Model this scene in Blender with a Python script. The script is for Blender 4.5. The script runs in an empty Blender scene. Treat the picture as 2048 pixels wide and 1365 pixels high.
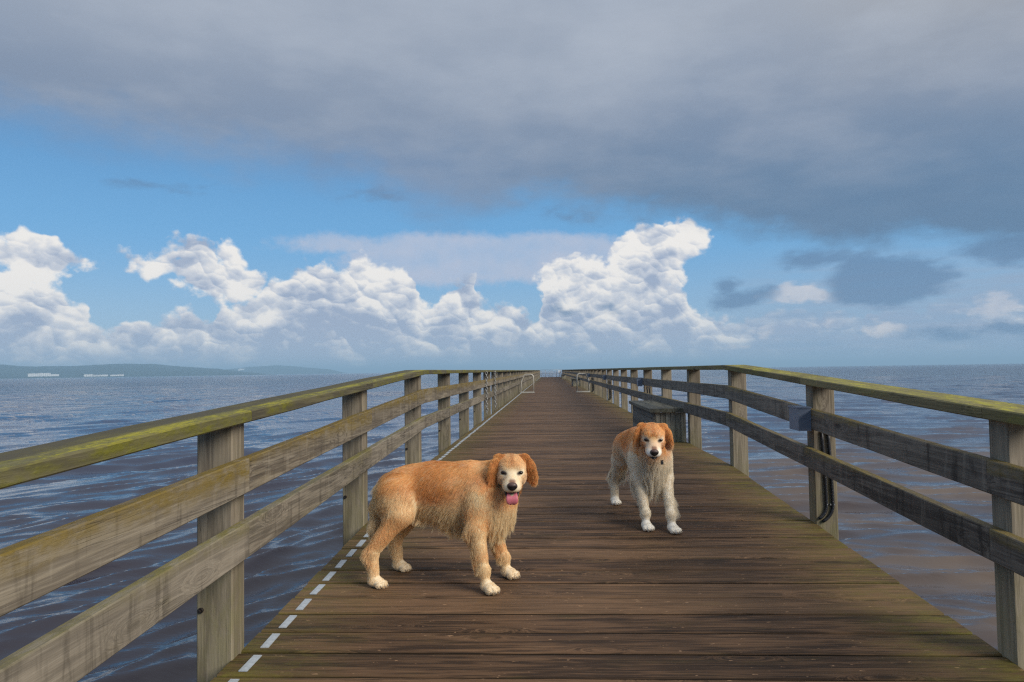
import bpy, bmesh, math, random
import numpy as np
from mathutils import Vector, Matrix, Euler, noise as mnoise

random.seed(7)
rng = np.random.default_rng(11)
scene = bpy.context.scene
col = scene.collection

# ---------------------------------------------------------------- camera
CAM_Z = 0.92
cam_data = bpy.data.cameras.new('camera')
cam = bpy.data.objects.new('camera', cam_data)
col.objects.link(cam)
_r, _u, _f = (0.99862, 0.05041, -0.01478), (0.01677, -0.03934, 0.99909), (-0.04978, 0.99795, 0.04013)
cam.matrix_world = Matrix(((_r[0], _u[0], -_f[0], 0.0), (_r[1], _u[1], -_f[1], 0.0),
                           (_r[2], _u[2], -_f[2], CAM_Z), (0, 0, 0, 1)))
cam_data.sensor_width = 36.0
cam_data.lens = 36.0 * 1476.9 / 2048.0
cam_data.clip_start = 0.05
cam_data.clip_end = 60000.0
scene.camera = cam

# ---------------------------------------------------------------- colour management, render
scene.view_settings.view_transform = 'Standard'
scene.view_settings.look = 'None'
scene.view_settings.exposure = 0.3
scene.view_settings.gamma = 1.0
scene.view_settings.use_curve_mapping = False
scene.render.engine = 'CYCLES'
scene.cycles.use_denoising = False      # soft light resolves well; keeps fur and grain crisp
scene.cycles.filter_width = 1.3
scene.cycles.use_adaptive_sampling = False
scene.cycles.max_bounces = 8
scene.cycles.diffuse_bounces = 5
scene.cycles.glossy_bounces = 3
scene.cycles.transmission_bounces = 5
scene.cycles.volume_bounces = 0
scene.cycles.transparent_max_bounces = 8
scene.cycles_curves.shape = 'RIBBONS'


# ---------------------------------------------------------------- node expression helper
class NX:
    """A socket with arithmetic: every operator adds one Math node."""
    def __init__(self, nt, s): self.nt, self.s = nt, s
    def _m(self, op, *a, clamp=False):
        n = self.nt.nodes.new('ShaderNodeMath'); n.operation = op; n.use_clamp = clamp
        for i, v in enumerate((self,) + a):
            if isinstance(v, NX): self.nt.links.new(v.s, n.inputs[i])
            else: n.inputs[i].default_value = float(v)
        return NX(self.nt, n.outputs[0])
    def __add__(s, o): return s._m('ADD', o)
    __radd__ = __add__
    def __sub__(s, o): return s._m('SUBTRACT', o)
    def __rsub__(s, o): return (s * -1.0) + o
    def __mul__(s, o): return s._m('MULTIPLY', o)
    __rmul__ = __mul__
    def __truediv__(s, o): return s._m('DIVIDE', o)
    def max(s, o): return s._m('MAXIMUM', o)
    def min(s, o): return s._m('MINIMUM', o)
    def clamp(s): return s._m('ADD', 0.0, clamp=True)
    def abs(s): return s._m('ABSOLUTE')
    def pow(s, o): return s._m('POWER', o)
    def sqrt(s): return s._m('SQRT')
    def sin(s): return s._m('SINE')
    def fract(s): return s._m('FRACT')
    def gt(s, o): return s._m('GREATER_THAN', o)
    def step(s, lo, hi, a=0.0, b=1.0):
        n = s.nt.nodes.new('ShaderNodeMapRange'); n.interpolation_type = 'SMOOTHSTEP'
        s.nt.links.new(s.s, n.inputs['Value'])
        for k, v in (('From Min', lo), ('From Max', hi), ('To Min', a), ('To Max', b)):
            if isinstance(v, NX): s.nt.links.new(v.s, n.inputs[k])
            else: n.inputs[k].default_value = v
        return NX(s.nt, n.outputs['Result'])


def vec(nt, x, y, z):
    n = nt.nodes.new('ShaderNodeCombineXYZ')
    for i, v in enumerate((x, y, z)):
        if isinstance(v, NX): nt.links.new(v.s, n.inputs[i])
        else: n.inputs[i].default_value = v
    return NX(nt, n.outputs[0])


def sep(nt, v):
    n = nt.nodes.new('ShaderNodeSeparateXYZ'); nt.links.new(v.s, n.inputs[0])
    return [NX(nt, o) for o in n.outputs]


def noise(nt, v, scale=1.0, detail=4.0, rough=0.5, dist=0.0, lac=2.0):
    n = nt.nodes.new('ShaderNodeTexNoise'); nt.links.new(v.s, n.inputs['Vector'])
    n.inputs['Scale'].default_value = scale; n.inputs['Detail'].default_value = detail
    n.inputs['Roughness'].default_value = rough; n.inputs['Distortion'].default_value = dist
    n.inputs['Lacunarity'].default_value = lac
    return NX(nt, n.outputs['Fac'])


def mix(nt, fac, a, b):
    n = nt.nodes.new('ShaderNodeMix'); n.data_type = 'RGBA'; n.clamp_factor = True
    if isinstance(fac, NX): nt.links.new(fac.s, n.inputs['Factor'])
    else: n.inputs['Factor'].default_value = fac
    for k, v in ((6, a), (7, b)):
        if isinstance(v, NX): nt.links.new(v.s, n.inputs[k])
        else: n.inputs[k].default_value = (v[0], v[1], v[2], 1.0)
    return NX(nt, n.outputs[2])


def srgb(r, g, b):
    f = lambda c: (c / 255 / 12.92) if c / 255 <= 0.04045 else ((c / 255 + 0.055) / 1.055) ** 2.4
    return (f(r), f(g), f(b))


# ---------------------------------------------------------------- world: blue sky, stratus deck overhead, cumulus along the horizon
SUN_EL, SUN_AZ = math.radians(30), math.radians(128)      # azimuth measured from +Y towards +X: behind and to the right
world = bpy.data.worlds.new('World'); scene.world = world
world.use_nodes = True
nt = world.node_tree; nt.nodes.clear()
SKY_STRENGTH = 0.1
sky = nt.nodes.new('ShaderNodeTexSky'); sky.sky_type = 'NISHITA'; sky.sun_disc = False
sky.sun_elevation = SUN_EL; sky.sun_rotation = SUN_AZ
sky.air_density = 1.0; sky.dust_density = 0.6; sky.ozone_density = 1.5
tc = nt.nodes.new('ShaderNodeTexCoord')
P = NX(nt, tc.outputs['Generated'])
X, Y, Z = sep(nt, P)
az = X._m('ARCTAN2', Y) * 57.29578
el = Z._m('ARCSINE') * 57.29578
# directional noises
D1 = vec(nt, X * 1.0, Y * 1.0, Z * 1.25)
w1 = noise(nt, D1, 14, 3, 0.55) - 0.5
w2 = noise(nt, vec(nt, X + 3.1, Y + 1.7, Z * 1.25 + 5.0), 14, 3, 0.55) - 0.5
b1 = noise(nt, D1, 26, 7, 0.54)
b1n = b1 - 0.5
# billows lit from the upper left: the same noise read a little towards the light
b2n = noise(nt, vec(nt, X * 1.0 - 0.008, Y * 1.0, Z * 1.25 + 0.014), 26, 5, 0.54) - 0.5
def domes(scale, warp, seed):
    """Rounded heads: dome height, and how far each point faces upwards on its own head."""
    v = nt.nodes.new('ShaderNodeTexVoronoi'); v.feature = 'SMOOTH_F1'
    q = vec(nt, X + w1 * warp + seed, Y + b1n * warp * 0.6, Z * 1.25 + w2 * warp)
    nt.links.new(q.s, v.inputs['Vector']); v.inputs['Scale'].default_value = scale; v.inputs['Smoothness'].default_value = 0.25
    qx, qy, qz = sep(nt, q); cx, cy, cz = sep(nt, NX(nt, v.outputs['Position']))
    up = ((qz - cz) * 0.88 + (qx - cx) * 0.30) * scale
    return 0.5 - NX(nt, v.outputs['Distance']), up


pA, upA = domes(24, 0.06, 0.0)
pB, upB = domes(58, 0.04, 3.0)
pC, upC = domes(120, 0.02, 7.0)
puffs = pA * 0.9 + pB * 0.5 + pC * 0.25
azw = az + w1 * 3.0 + b1n * 1.0
elw = el + w2 * 2.2 + b2n * 0.8


def curve_of(x, pts, x0, x1, y1):
    n = nt.nodes.new('ShaderNodeFloatCurve')
    c = n.mapping.curves[0]
    q = [((a - x0) / (x1 - x0), e / y1) for a, e in pts]
    c.points[0].location = q[0]; c.points[1].location = q[-1]
    for p in q[1:-1]: c.points.new(*p)
    for p in c.points: p.handle_type = 'AUTO_CLAMPED'
    n.mapping.update()
    t = (x - x0) / (x1 - x0)
    nt.links.new(t.clamp().s, n.inputs['Value'])
    return NX(nt, n.outputs[0]) * y1


def blobs(a, e, lst):
    out = None
    for (a0, e0, ra, re) in lst:
        da = (a - a0) / ra; de = (e - e0) / re
        d = 1.0 - (da * da + de * de).sqrt()
        d = d * re
        out = d if out is None else out.max(d)
    return out


BANK = [(-42.58, 6.2), (-37.65, 6.6), (-36.05, 6.5), (-34.1, 5.8), (-32.35, 4.8), (-31.9, 3.59), (-30.18, 3.72), (-29.0, 4.34), (-26.6, 4.88), (-25.62, 3.97), (-24.45, 5.24), (-22.4, 5.83), (-21.36, 6.95), (-20.3, 7.89), (-18.14, 8.57), (-15.95, 8.17), (-15.2, 8.56), (-13.7, 9.04), (-11.81, 8.61), (-10.49, 7.47), (-9.93, 5.56), (-8.59, 5.55), (-7.99, 6.9), (-6.83, 7.24), (-5.86, 7.0), (-5.49, 5.53), (-3.74, 5.51), (-2.19, 5.18), (-1.43, 4.31), (-0.44, 5.46), (-0.12, 8.34), (0.98, 8.7), (3.29, 8.06), (5.2, 7.62), (6.33, 6.82), (9.7, 6.32), (10.78, 5.3), (11.9, 4.4), (14.34, 4.0), (17.14, 4.5), (21.78, 3.9), (27.92, 4.4), (32.02, 5.3), (38.09, 4.19)]
DECK = [(-110, 38.0), (-80, 34.0), (-60, 26.0), (-48, 18.5), (-42.74, 16.6), (-37.78, 16.35), (-32.13, 16.29), (-25.81, 15.87), (-18.85, 15.36), (-13.29, 14.35), (-9.48, 12.58), (-5.6, 12.22), (-1.68, 13.11), (2.21, 12.26), (6.05, 11.74), (11.64, 10.51), (14.5, 9.5), (18.0, 8.8), (22.0, 8.2), (26.8, 8.4), (29.6, 7.4), (33.0, 6.8), (40.0, 6.2)]
PUFF = [(-35.93, 7.66, 2.1, 1.87), (-33.68, 7.81, 0.93, 0.43), (-36.86, 5.84, 2.05, 1.44), (-26.61, 8.2, 1.7, 1.7), (-24.79, 6.85, 2.9, 1.5), (-28.2, 7.8, 2.5, 0.8), (-23.71, 8.75, 1.31, 0.86), (-22.75, 6.73, 1.39, 1.01), (8.0, 8.4, 2.9, 2.6), (6.6, 6.6, 2.6, 1.6), (10.34, 9.84, 2.05, 1.48), (2.5, 6.93, 2.88, 1.72)]
VEIL = [(-15.94, 9.67, 3.57, 0.59), (-7.59, 8.62, 8.18, 1.98), (0.2, 8.71, 6.54, 1.83)]
SCUD = [(-28.5, 13.2, 3.4, 0.35), (-12.5, 13.6, 2.5, 0.5), (1.5, 11.9, 2.0, 0.5), (14.57, 5.25, 2.38, 0.81), (13.35, 6.09, 1.0, 0.74), (1.49, 4.65, 1.39, 0.65), (4.76, 4.76, 0.99, 0.54), (24.3, 5.9, 4.6, 2.0), (31.5, 7.2, 3.5, 1.0), (19.0, 7.6, 2.8, 0.7), (29.5, 2.2, 5.0, 0.6)]
GLOW = [(14.66, 1.85, 1.47, 0.37), (16.08, 2.29, 0.89, 0.51), (20.16, 2.95, 1.37, 0.46), (23.67, 2.57, 1.17, 0.65), (30.42, 3.81, 1.73, 0.91), (18.56, 5.35, 2.97, 1.08)]

K = 1.0 / SKY_STRENGTH
S = lambda r, g, b: tuple(c * K * 0.812 for c in srgb(r, g, b))
# clear sky: the sky texture, pulled a little towards the photograph's cyan blue
tint = nt.nodes.new('ShaderNodeMix'); tint.data_type = 'RGBA'; tint.blend_type = 'MIX'
tint.inputs['Factor'].default_value = 0.88
nt.links.new(sky.outputs[0], tint.inputs[6])
blue = mix(nt, el.step(0.0, 11.0), S(158, 190, 218), S(104, 168, 220))
blue = mix(nt, el.step(9.0, 20.0), blue, S(84, 142, 196))
nt.links.new(blue.s, tint.inputs[7])
c = NX(nt, tint.outputs[2])
st0 = noise(nt, D1, 90, 5, 0.6) - 0.5
# thin veil behind the towers
vf = blobs(az + w1 * 2.0, el + w2 * 0.8 + b1n * 0.5, VEIL)
c = mix(nt, ((vf + st0 * 0.8).step(-0.45, 0.35) * (0.85 + b1n * 0.9)).clamp(), c, S(182, 194, 216))
# cumulus bank and towers
bank = (curve_of(azw, BANK, -45, 45, 12) - elw) * 0.85
pf = blobs(azw, elw, PUFF)
field = bank.max(pf + 0.30) + puffs * 1.0 + b1n * 0.5 - 0.16
cover = (field + st0 * 0.9).step(-0.12, 0.42)
lit = upA * 0.62 + upB * 0.36 + upC * 0.10 + (b1n - b2n) * 1.3 + 0.31 + (el.step(0.5, 6.0) * 0.42) + field.step(0.0, 3.2) * -0.30 + w1 * 2.0
lit = lit + (az.step(11.0, 17.0) * -0.35)
shade = mix(nt, el.step(0.5, 5.0), S(172, 186, 208), S(162, 176, 200))
cl = mix(nt, lit.step(-0.05, 0.55), shade, S(206, 211, 221))
cl = mix(nt, lit.step(0.40, 0.95), cl, S(247, 243, 238))
c = mix(nt, cover, c, cl)
# low haze band and streaky layers just over the horizon
st = noise(nt, vec(nt, X * 1.0, Y * 1.0, Z * 9.0), 9, 5, 0.55)
c = mix(nt, (el.step(0.2, 2.6, 1.0, 0.0) * (0.55 + (st - 0.5) * 3.0)).clamp(), c, S(168, 186, 210))
st2 = noise(nt, vec(nt, X * 1.0, Y * 1.0, Z * 3.2), 17, 7, 0.6) - 0.5
rt = az.step(8.0, 22.0)
c = mix(nt, (el.step(4.2, 9.5, 1.0, 0.0) * rt * (0.55 + (st - 0.45) * 3.0)).clamp(), c, S(150, 174, 202))
gf = blobs(azw, el + w2 * 1.2 + b1n * 0.8, GLOW) + st2 * 2.2 + pB * 0.4 - 0.1
c = mix(nt, ((gf + b1n * 0.5).step(-0.05, 0.5) * 0.8), c, mix(nt, (b1n * 2 + 0.5).clamp(), S(190, 197, 212), S(232, 226, 224)))
sf = blobs(az + w1 * 2.0 + b1n * 0.9, el + w2 * 1.1 + b1n * 0.9, SCUD)
c = mix(nt, ((sf + puffs * 0.3 + st2 * 1.6).step(-0.15, 0.6) * 0.8), c, S(102, 134, 170))
c = mix(nt, el.step(-0.3, 1.3, 1.0, 0.0) * 0.8, c, S(172, 196, 220))
# stratus deck: grey, darker and bluer at its edge, with soft broad swells
T1 = X / (Z.max(0.0) + 0.16); T2 = Y / (Z.max(0.0) + 0.16)
sw = noise(nt, vec(nt, T1, T2, 0.0), 0.9, 4, 0.5) - 0.5
sw2 = noise(nt, vec(nt, T1 + 7, T2 + 2, 0.0), 2.6, 5, 0.55) - 0.5
edge = el + sw * 4.0 + w2 * 2.2 + sw2 * 1.6 + b1n * 2.0 + st2 * 2.2 - curve_of(az + w1 * 3.0, DECK, -110, 45, 40)
lft = az.step(-16.0, 6.0)
soft_lo = lft * 2.0 - 2.8; soft_hi = lft * -0.6 + 2.6
back = Y.step(-0.2, 0.35)                                 # behind the camera the deck reaches lower still
dk = edge.step(soft_lo, soft_hi)
g = mix(nt, (el + sw2 * 8.0).step(9.0, 20.0), mix(nt, lft, S(122, 152, 190), S(100, 130, 162)), S(130, 146, 170))
g = mix(nt, (el + sw * 14.0).step(15.0, 27.0), g, S(160, 170, 186))
g = mix(nt, ((az + sw * 40.0).step(8.0, 38.0) * el.step(13.0, 26.0)) * 0.8, g, S(172, 172, 174))
g = mix(nt, (sw2 * 2.6 + sw * 1.8 + 0.25 + st2 * 0.8).clamp() * el.step(8.0, 24.0) * 0.6, g, S(182, 190, 203))
g = mix(nt, (sw2 * -3.0 + w2 * 1.0 + 0.1 + st2 * 1.4).clamp() * el.step(26.0, 10.0) * 0.35, g, S(104, 126, 156))
g = mix(nt, el.step(27.0, 62.0), g, tuple(1.1 * q for q in S(214, 216, 220)))
c = mix(nt, dk, c, g)
# below the horizon nothing but dim water colour
c = mix(nt, el.step(-1.5, -0.5, 1.0, 0.0), c, S(70, 85, 110))
bg = nt.nodes.new('ShaderNodeBackground'); bg.inputs['Strength'].default_value = SKY_STRENGTH
nt.links.new(c.s, bg.inputs['Color'])
wo = nt.nodes.new('ShaderNodeOutputWorld'); nt.links.new(bg.outputs[0], wo.inputs['Surface'])
world.cycles.sampling_method = 'MANUAL'; world.cycles.sample_map_resolution = 512

sun_data = bpy.data.lights.new('sun', 'SUN')
sun_data.energy = 2.7; sun_data.angle = math.radians(30); sun_data.color = (1.0, 0.95, 0.87)
sun = bpy.data.objects.new('sun', sun_data); col.objects.link(sun)
sdir = Vector((math.sin(SUN_AZ) * math.cos(SUN_EL), math.cos(SUN_AZ) * math.cos(SUN_EL), math.sin(SUN_EL)))
sun.rotation_euler = sdir.to_track_quat('Z', 'Y').to_euler()
sun.location = sdir * 60


# ---------------------------------------------------------------- object helpers
def link(name, mesh, m=None, parent=None):
    o = bpy.data.objects.new(name, mesh); col.objects.link(o)
    if m is not None and not mesh.materials: mesh.materials.append(m)
    if parent is not None: o.parent = parent
    return o


def tag(o, label, cat, group=None, kind=None):
    o['label'] = label; o['category'] = cat
    if group: o['group'] = group
    if kind: o['kind'] = kind
    return o


def empty(name, loc=(0, 0, 0), rz=0.0):
    o = bpy.data.objects.new(name, None); col.objects.link(o)
    o.location = loc; o.rotation_euler = (0, 0, rz); o.empty_display_size = 0.2
    return o


def mesh_of(name, verts, faces, smooth=False):
    me = bpy.data.meshes.new(name); me.from_pydata(verts, [], faces); me.update()
    if smooth: me.polygons.foreach_set('use_smooth', [True] * len(me.polygons))
    return me


def copy_tree(o, parent=None):
    c_ = o.copy(); col.objects.link(c_); c_.parent = parent
    for ch in [x for x in bpy.data.objects if x.parent == o]: copy_tree(ch, c_)
    return c_


def beam_mesh(name, L, W, T, ch=0.004, stations=3, jit=0.0, seed=0):
    """Sawn timber along X: length L, width W (Y), thickness T (Z), chamfered edges, slightly uneven."""
    r = random.Random(seed)
    hw, ht = W / 2, T / 2
    prof = [(-hw + ch, -ht), (hw - ch, -ht), (hw, -ht + ch), (hw, ht - ch), (hw - ch, ht), (-hw + ch, ht), (-hw, ht - ch), (-hw, -ht + ch)]
    vs, fs = [], []
    for i in range(stations):
        x = -L / 2 + L * i / (stations - 1)
        ex = r.uniform(-jit, jit) if i in (0, stations - 1) else 0
        a, b, c0 = (r.uniform(-jit, jit) * 0.5 for _ in range(3))
        for (y, z) in prof:
            vs.append((x + ex, y + (a if y > 0 else b), z + (c0 * 0.5 if z > 0 else 0)))
    n = 8
    for i in range(stations - 1):
        for j in range(n):
            fs.append((i * n + j, i * n + (j + 1) % n, (i + 1) * n + (j + 1) % n, (i + 1) * n + j)[::-1])
    fs.append(tuple(range(n))); fs.append(tuple(range((stations - 1) * n, stations * n))[::-1])
    me = mesh_of(name, vs, [f[::-1] for f in fs])
    return me


def tube(bm, pts, rad, seg=10, caps=True):
    """Sweep a circle along a list of points into bm."""
    pts = [Vector(p) for p in pts]; rings = []
    n = len(pts); up = Vector((0, 0, 1))
    prev = None
    for i, p in enumerate(pts):
        t = (pts[min(i + 1, n - 1)] - pts[max(i - 1, 0)]).normalized()
        if prev is None:
            a = t.cross(up if abs(t.z) < 0.9 else Vector((1, 0, 0))).normalized()
        else: a = (prev - t * prev.dot(t)).normalized()
        prev = a; b = t.cross(a)
        rr = rad[i] if isinstance(rad, (list, tuple)) else rad
        rings.append([bm.verts.new(p + (a * math.cos(2 * math.pi * k / seg) + b * math.sin(2 * math.pi * k / seg)) * rr) for k in range(seg)])
    for i in range(n - 1):
        for k in range(seg):
            f = bm.faces.new((rings[i][k], rings[i][(k + 1) % seg], rings[i + 1][(k + 1) % seg], rings[i + 1][k])); f.smooth = True
    if caps:
        bm.faces.new(rings[0][::-1]); bm.faces.new(rings[-1])


def box(bm, x0, x1, y0, y1, z0, z1):
    v = [bm.verts.new(p) for p in ((x0, y0, z0), (x1, y0, z0), (x1, y1, z0), (x0, y1, z0), (x0, y0, z1), (x1, y0, z1), (x1, y1, z1), (x0, y1, z1))]
    for f in ((3, 2, 1, 0), (4, 5, 6, 7), (0, 1, 5, 4), (1, 2, 6, 5), (2, 3, 7, 6), (3, 0, 4, 7)): bm.faces.new([v[i] for i in f])


def bm_obj(name, bm, m, parent=None, bevel=0.0):
    if bevel:
        bmesh.ops.bevel(bm, geom=[e for e in bm.edges if len(e.link_faces) == 2 and e.calc_face_angle(0) > 0.6], offset=bevel, segments=2, affect='EDGES', profile=0.6)
    bmesh.ops.recalc_face_normals(bm, faces=bm.faces[:])
    me = bpy.data.meshes.new(name); bm.to_mesh(me); bm.free()
    return link(name, me, m, parent)


# ---------------------------------------------------------------- materials
def new_mat(name):
    m = bpy.data.materials.new(name); m.use_nodes = True
    t = m.node_tree; b = t.nodes['Principled BSDF']
    return m, t, b


def plain(name, color, rough=0.6, metal=0.0, bump=0.0, scale=60, vary=0.25):
    m, t, b = new_mat(name)
    g_ = NX(t, t.nodes.new('ShaderNodeTexCoord').outputs['Object'])
    n1 = noise(t, g_, scale * 0.2, 4, 0.6)
    cc = mix(t, n1, tuple(c_ * (1 - vary) for c_ in color), tuple(min(1, c_ * (1 + vary)) for c_ in color))
    t.links.new(cc.s, b.inputs['Base Color'])
    b.inputs['Roughness'].default_value = rough; b.inputs['Metallic'].default_value = metal
    if bump:
        bp = t.nodes.new('ShaderNodeBump'); bp.inputs['Distance'].default_value = bump
        t.links.new(noise(t, g_, scale, 4, 0.6).s, bp.inputs['Height']); t.links.new(bp.outputs[0], b.inputs['Normal'])
    return m


def wood(name, base, dark, light, moss_col, moss, axis='X', rough=0.62, edge_moss=None, top_moss=0.0, side_moss=0.0,
         fine=1.0, knot=1.0, top_dark=None, flecks=0.0, face_moss=None, low_moss=0.0, moss2=None, drips=0.0, spec=0.3, gap_shade=0.0):
    """Weathered softwood: long grain along an object axis, knots, cracks, algae and moss."""
    m, t, b = new_mat(name)
    tcn = t.nodes.new('ShaderNodeTexCoord'); oi = t.nodes.new('ShaderNodeObjectInfo')
    x, y, z = sep(t, NX(t, tcn.outputs['Object']))
    rnd = NX(t, oi.outputs['Random'])
    wpos = sep(t, NX(t, t.nodes.new('ShaderNodeNewGeometry').outputs['Position']))
    nrm = sep(t, NX(t, [n for n in t.nodes if n.bl_idname == 'ShaderNodeNewGeometry'][0].outputs['Normal']))
    if axis == 'X': l, a, c_ = x, y, z
    elif axis == 'Y': l, a, c_ = y, x, z
    else: l, a, c_ = z, x, y
    off = rnd * 37.0
    lo = l + off
    # knots: sparse cells stretched along the grain
    kv = t.nodes.new('ShaderNodeTexVoronoi'); kv.feature = 'F1'
    t.links.new(vec(t, lo * 1.6, a * 5.5 + off, c_ * 5.5).s, kv.inputs['Vector']); kv.inputs['Scale'].default_value = 1.3
    kd = NX(t, kv.outputs['Distance'])
    kc = sep(t, NX(t, kv.outputs['Color']))[0]
    kon = kc.gt(0.62)
    pull = kd.step(0.0, 0.42, 1.0, 0.0) * kon * knot
    g1 = noise(t, vec(t, lo * 0.55, a * 9.0 + pull * 1.6 + off, c_ * 9.0 + pull * 0.8), 2.4, 5, 0.6, 0.25)
    g2 = noise(t, vec(t, lo * 1.6, a * 60.0 + pull * 9.0, c_ * 60.0), 2.0 * fine, 4, 0.65)
    rings = ((g1 * 26.0 + pull * 7.0).sin() * 0.5 + 0.5)
    fibre = g2 * 0.6 + rings * 0.25 + g1 * 0.3
    cc = mix(t, fibre.step(0.32, 0.82), dark, base)
    cc = mix(t, (g2.step(0.52, 0.75) * 0.55), cc, light)
    tone = noise(t, vec(t, lo * 0.9, a * 2.0, off), 1.6, 3, 0.6)
    cc = mix(t, (tone.step(0.42, 0.68) * 0.45), cc, dark)
    per = (rnd * 91.7).fract()
    cc = mix(t, (per - 0.5).max(0.0) * 0.6, cc, light)
    cc = mix(t, (0.4 - per).max(0.0) * 0.8, cc, dark)
    # knots and drying cracks
    cc = mix(t, (kd.step(0.07, 0.15, 1.0, 0.0) * kon * 0.8 * knot), cc, tuple(q * 0.35 for q in dark))
    crk = noise(t, vec(t, lo * 0.7 + 5.0, a * 34.0 + off, c_ * 34.0), 2.1, 2, 0.5, 0.15)
    crack = ((crk - 0.5).abs()).step(0.0, 0.012, 1.0, 0.0) * noise(t, vec(t, lo * 1.1, a * 3.0, c_ * 3.0 + off), 1.2, 2).step(0.5, 0.62)
    cc = mix(t, crack * 0.7, cc, tuple(q * 0.25 for q in dark))
    if flecks:
        fl = noise(t, vec(t, lo * 16.0, a * 45.0 + off, c_ * 45.0), 1.5, 2, 0.5).step(0.71, 0.76)
        cc = mix(t, fl * flecks, cc, tuple(min(1, q * 2.4 + 0.02) for q in light))
    if drips:
        dr = noise(t, vec(t, lo * 9.0, a * 3.0 + off, c_ * 1.3), 1.6, 4, 0.6, 0.3)
        cc = mix(t, dr.step(0.54, 0.66) * drips, cc, tuple(q * 0.5 for q in dark))
        cc = mix(t, dr.step(0.44, 0.34) * drips * 0.5, cc, light)
    if gap_shade: cc = mix(t, nrm[2].abs().step(0.75, 0.35) * gap_shade, cc, (0.010, 0.009, 0.006))   # algae and gap shade painted dark on the upright faces
    # moss / algae
    mn = noise(t, vec(t, lo * 1.5, a * 6.0 + off, c_ * 6.0), 1.7, 5, 0.62)
    mn2 = noise(t, vec(t, lo * 9.0, a * 22.0 + off, c_ * 22.0), 3.0, 5, 0.7)
    amt = mn.step(0.62 - moss * 0.5, 0.78 - moss * 0.3) * moss
    if edge_moss is not None:                            # towards both long sides of the pier, in world X
        e0, e1, ctr = edge_moss
        amt = amt + (wpos[0] - ctr).abs().step(e0, e1) * (0.35 + mn.step(0.35, 0.65) * 0.6)
        amt = amt * (0.55 + mn2 * 0.9)
    if top_moss: amt = amt + nrm[2].step(0.6, 0.9) * (mn * 0.7 + mn2 * 0.9 - 0.25).max(0.0) * top_moss
    if face_moss is not None:                            # a band along the upper half of a rail's face
        f0, f1, fa = face_moss
        amt = amt + (c_ + (mn - 0.5) * 0.08).step(f0, f1) * fa * (0.35 + mn * 0.9)
    if side_moss: amt = amt + (1.0 - nrm[2].abs()) * (mn.step(0.4, 0.62)) * side_moss
    if low_moss: amt = amt + (wpos[2] + (mn - 0.5) * 0.3).step(-0.05, 0.35, 1.0, 0.0) * low_moss * 0.8
    patch = noise(t, vec(t, lo * 5.0, a * 13.0 + off, c_ * 13.0), 2.2, 6, 0.7)
    amt = amt * patch.step(0.36, 0.60, 0.35, 1.12)
    mcol = mix(t, mn2, tuple(q * 0.45 for q in moss_col), moss_col)
    if moss2 is not None: mcol = mix(t, (mn2 * 0.7 + mn * 0.6).step(0.55, 0.75) * nrm[2].step(0.5, 0.9, 0.06, 1.0), mcol, moss2)
    cc = mix(t, amt.clamp() * 0.92, cc, mcol)
    if top_dark is not None:                             # wet grey outer half of a handrail's top
        s0, s1, sd = top_dark
        cc = mix(t, ((a * sd + (mn - 0.5) * 0.06).step(s0, s1) * nrm[2].step(0.5, 0.9) * 0.85), cc, tuple(q * 0.9 for q in dark))
    t.links.new(cc.s, b.inputs['Base Color'])
    rgh = (0.12 * g2 + rough - 0.1 * tone)
    t.links.new(rgh.s, b.inputs['Roughness'])
    b.inputs['Specular IOR Level'].default_value = spec
    bp = t.nodes.new('ShaderNodeBump'); bp.inputs['Distance'].default_value = 0.0035; bp.inputs['Strength'].default_value = 0.75
    h = g2 * 0.5 + rings * 0.2 + amt.clamp() * mn2 * 1.3 - crack * 1.2 - kd.step(0.05, 0.16, 1.0, 0.0) * kon * 0.5
    t.links.new(h.s, bp.inputs['Height']); t.links.new(bp.outputs[0], b.inputs['Normal'])
    return m


# ---------------------------------------------------------------- sea
WATER = -1.75
CREST = math.radians(148)


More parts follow.
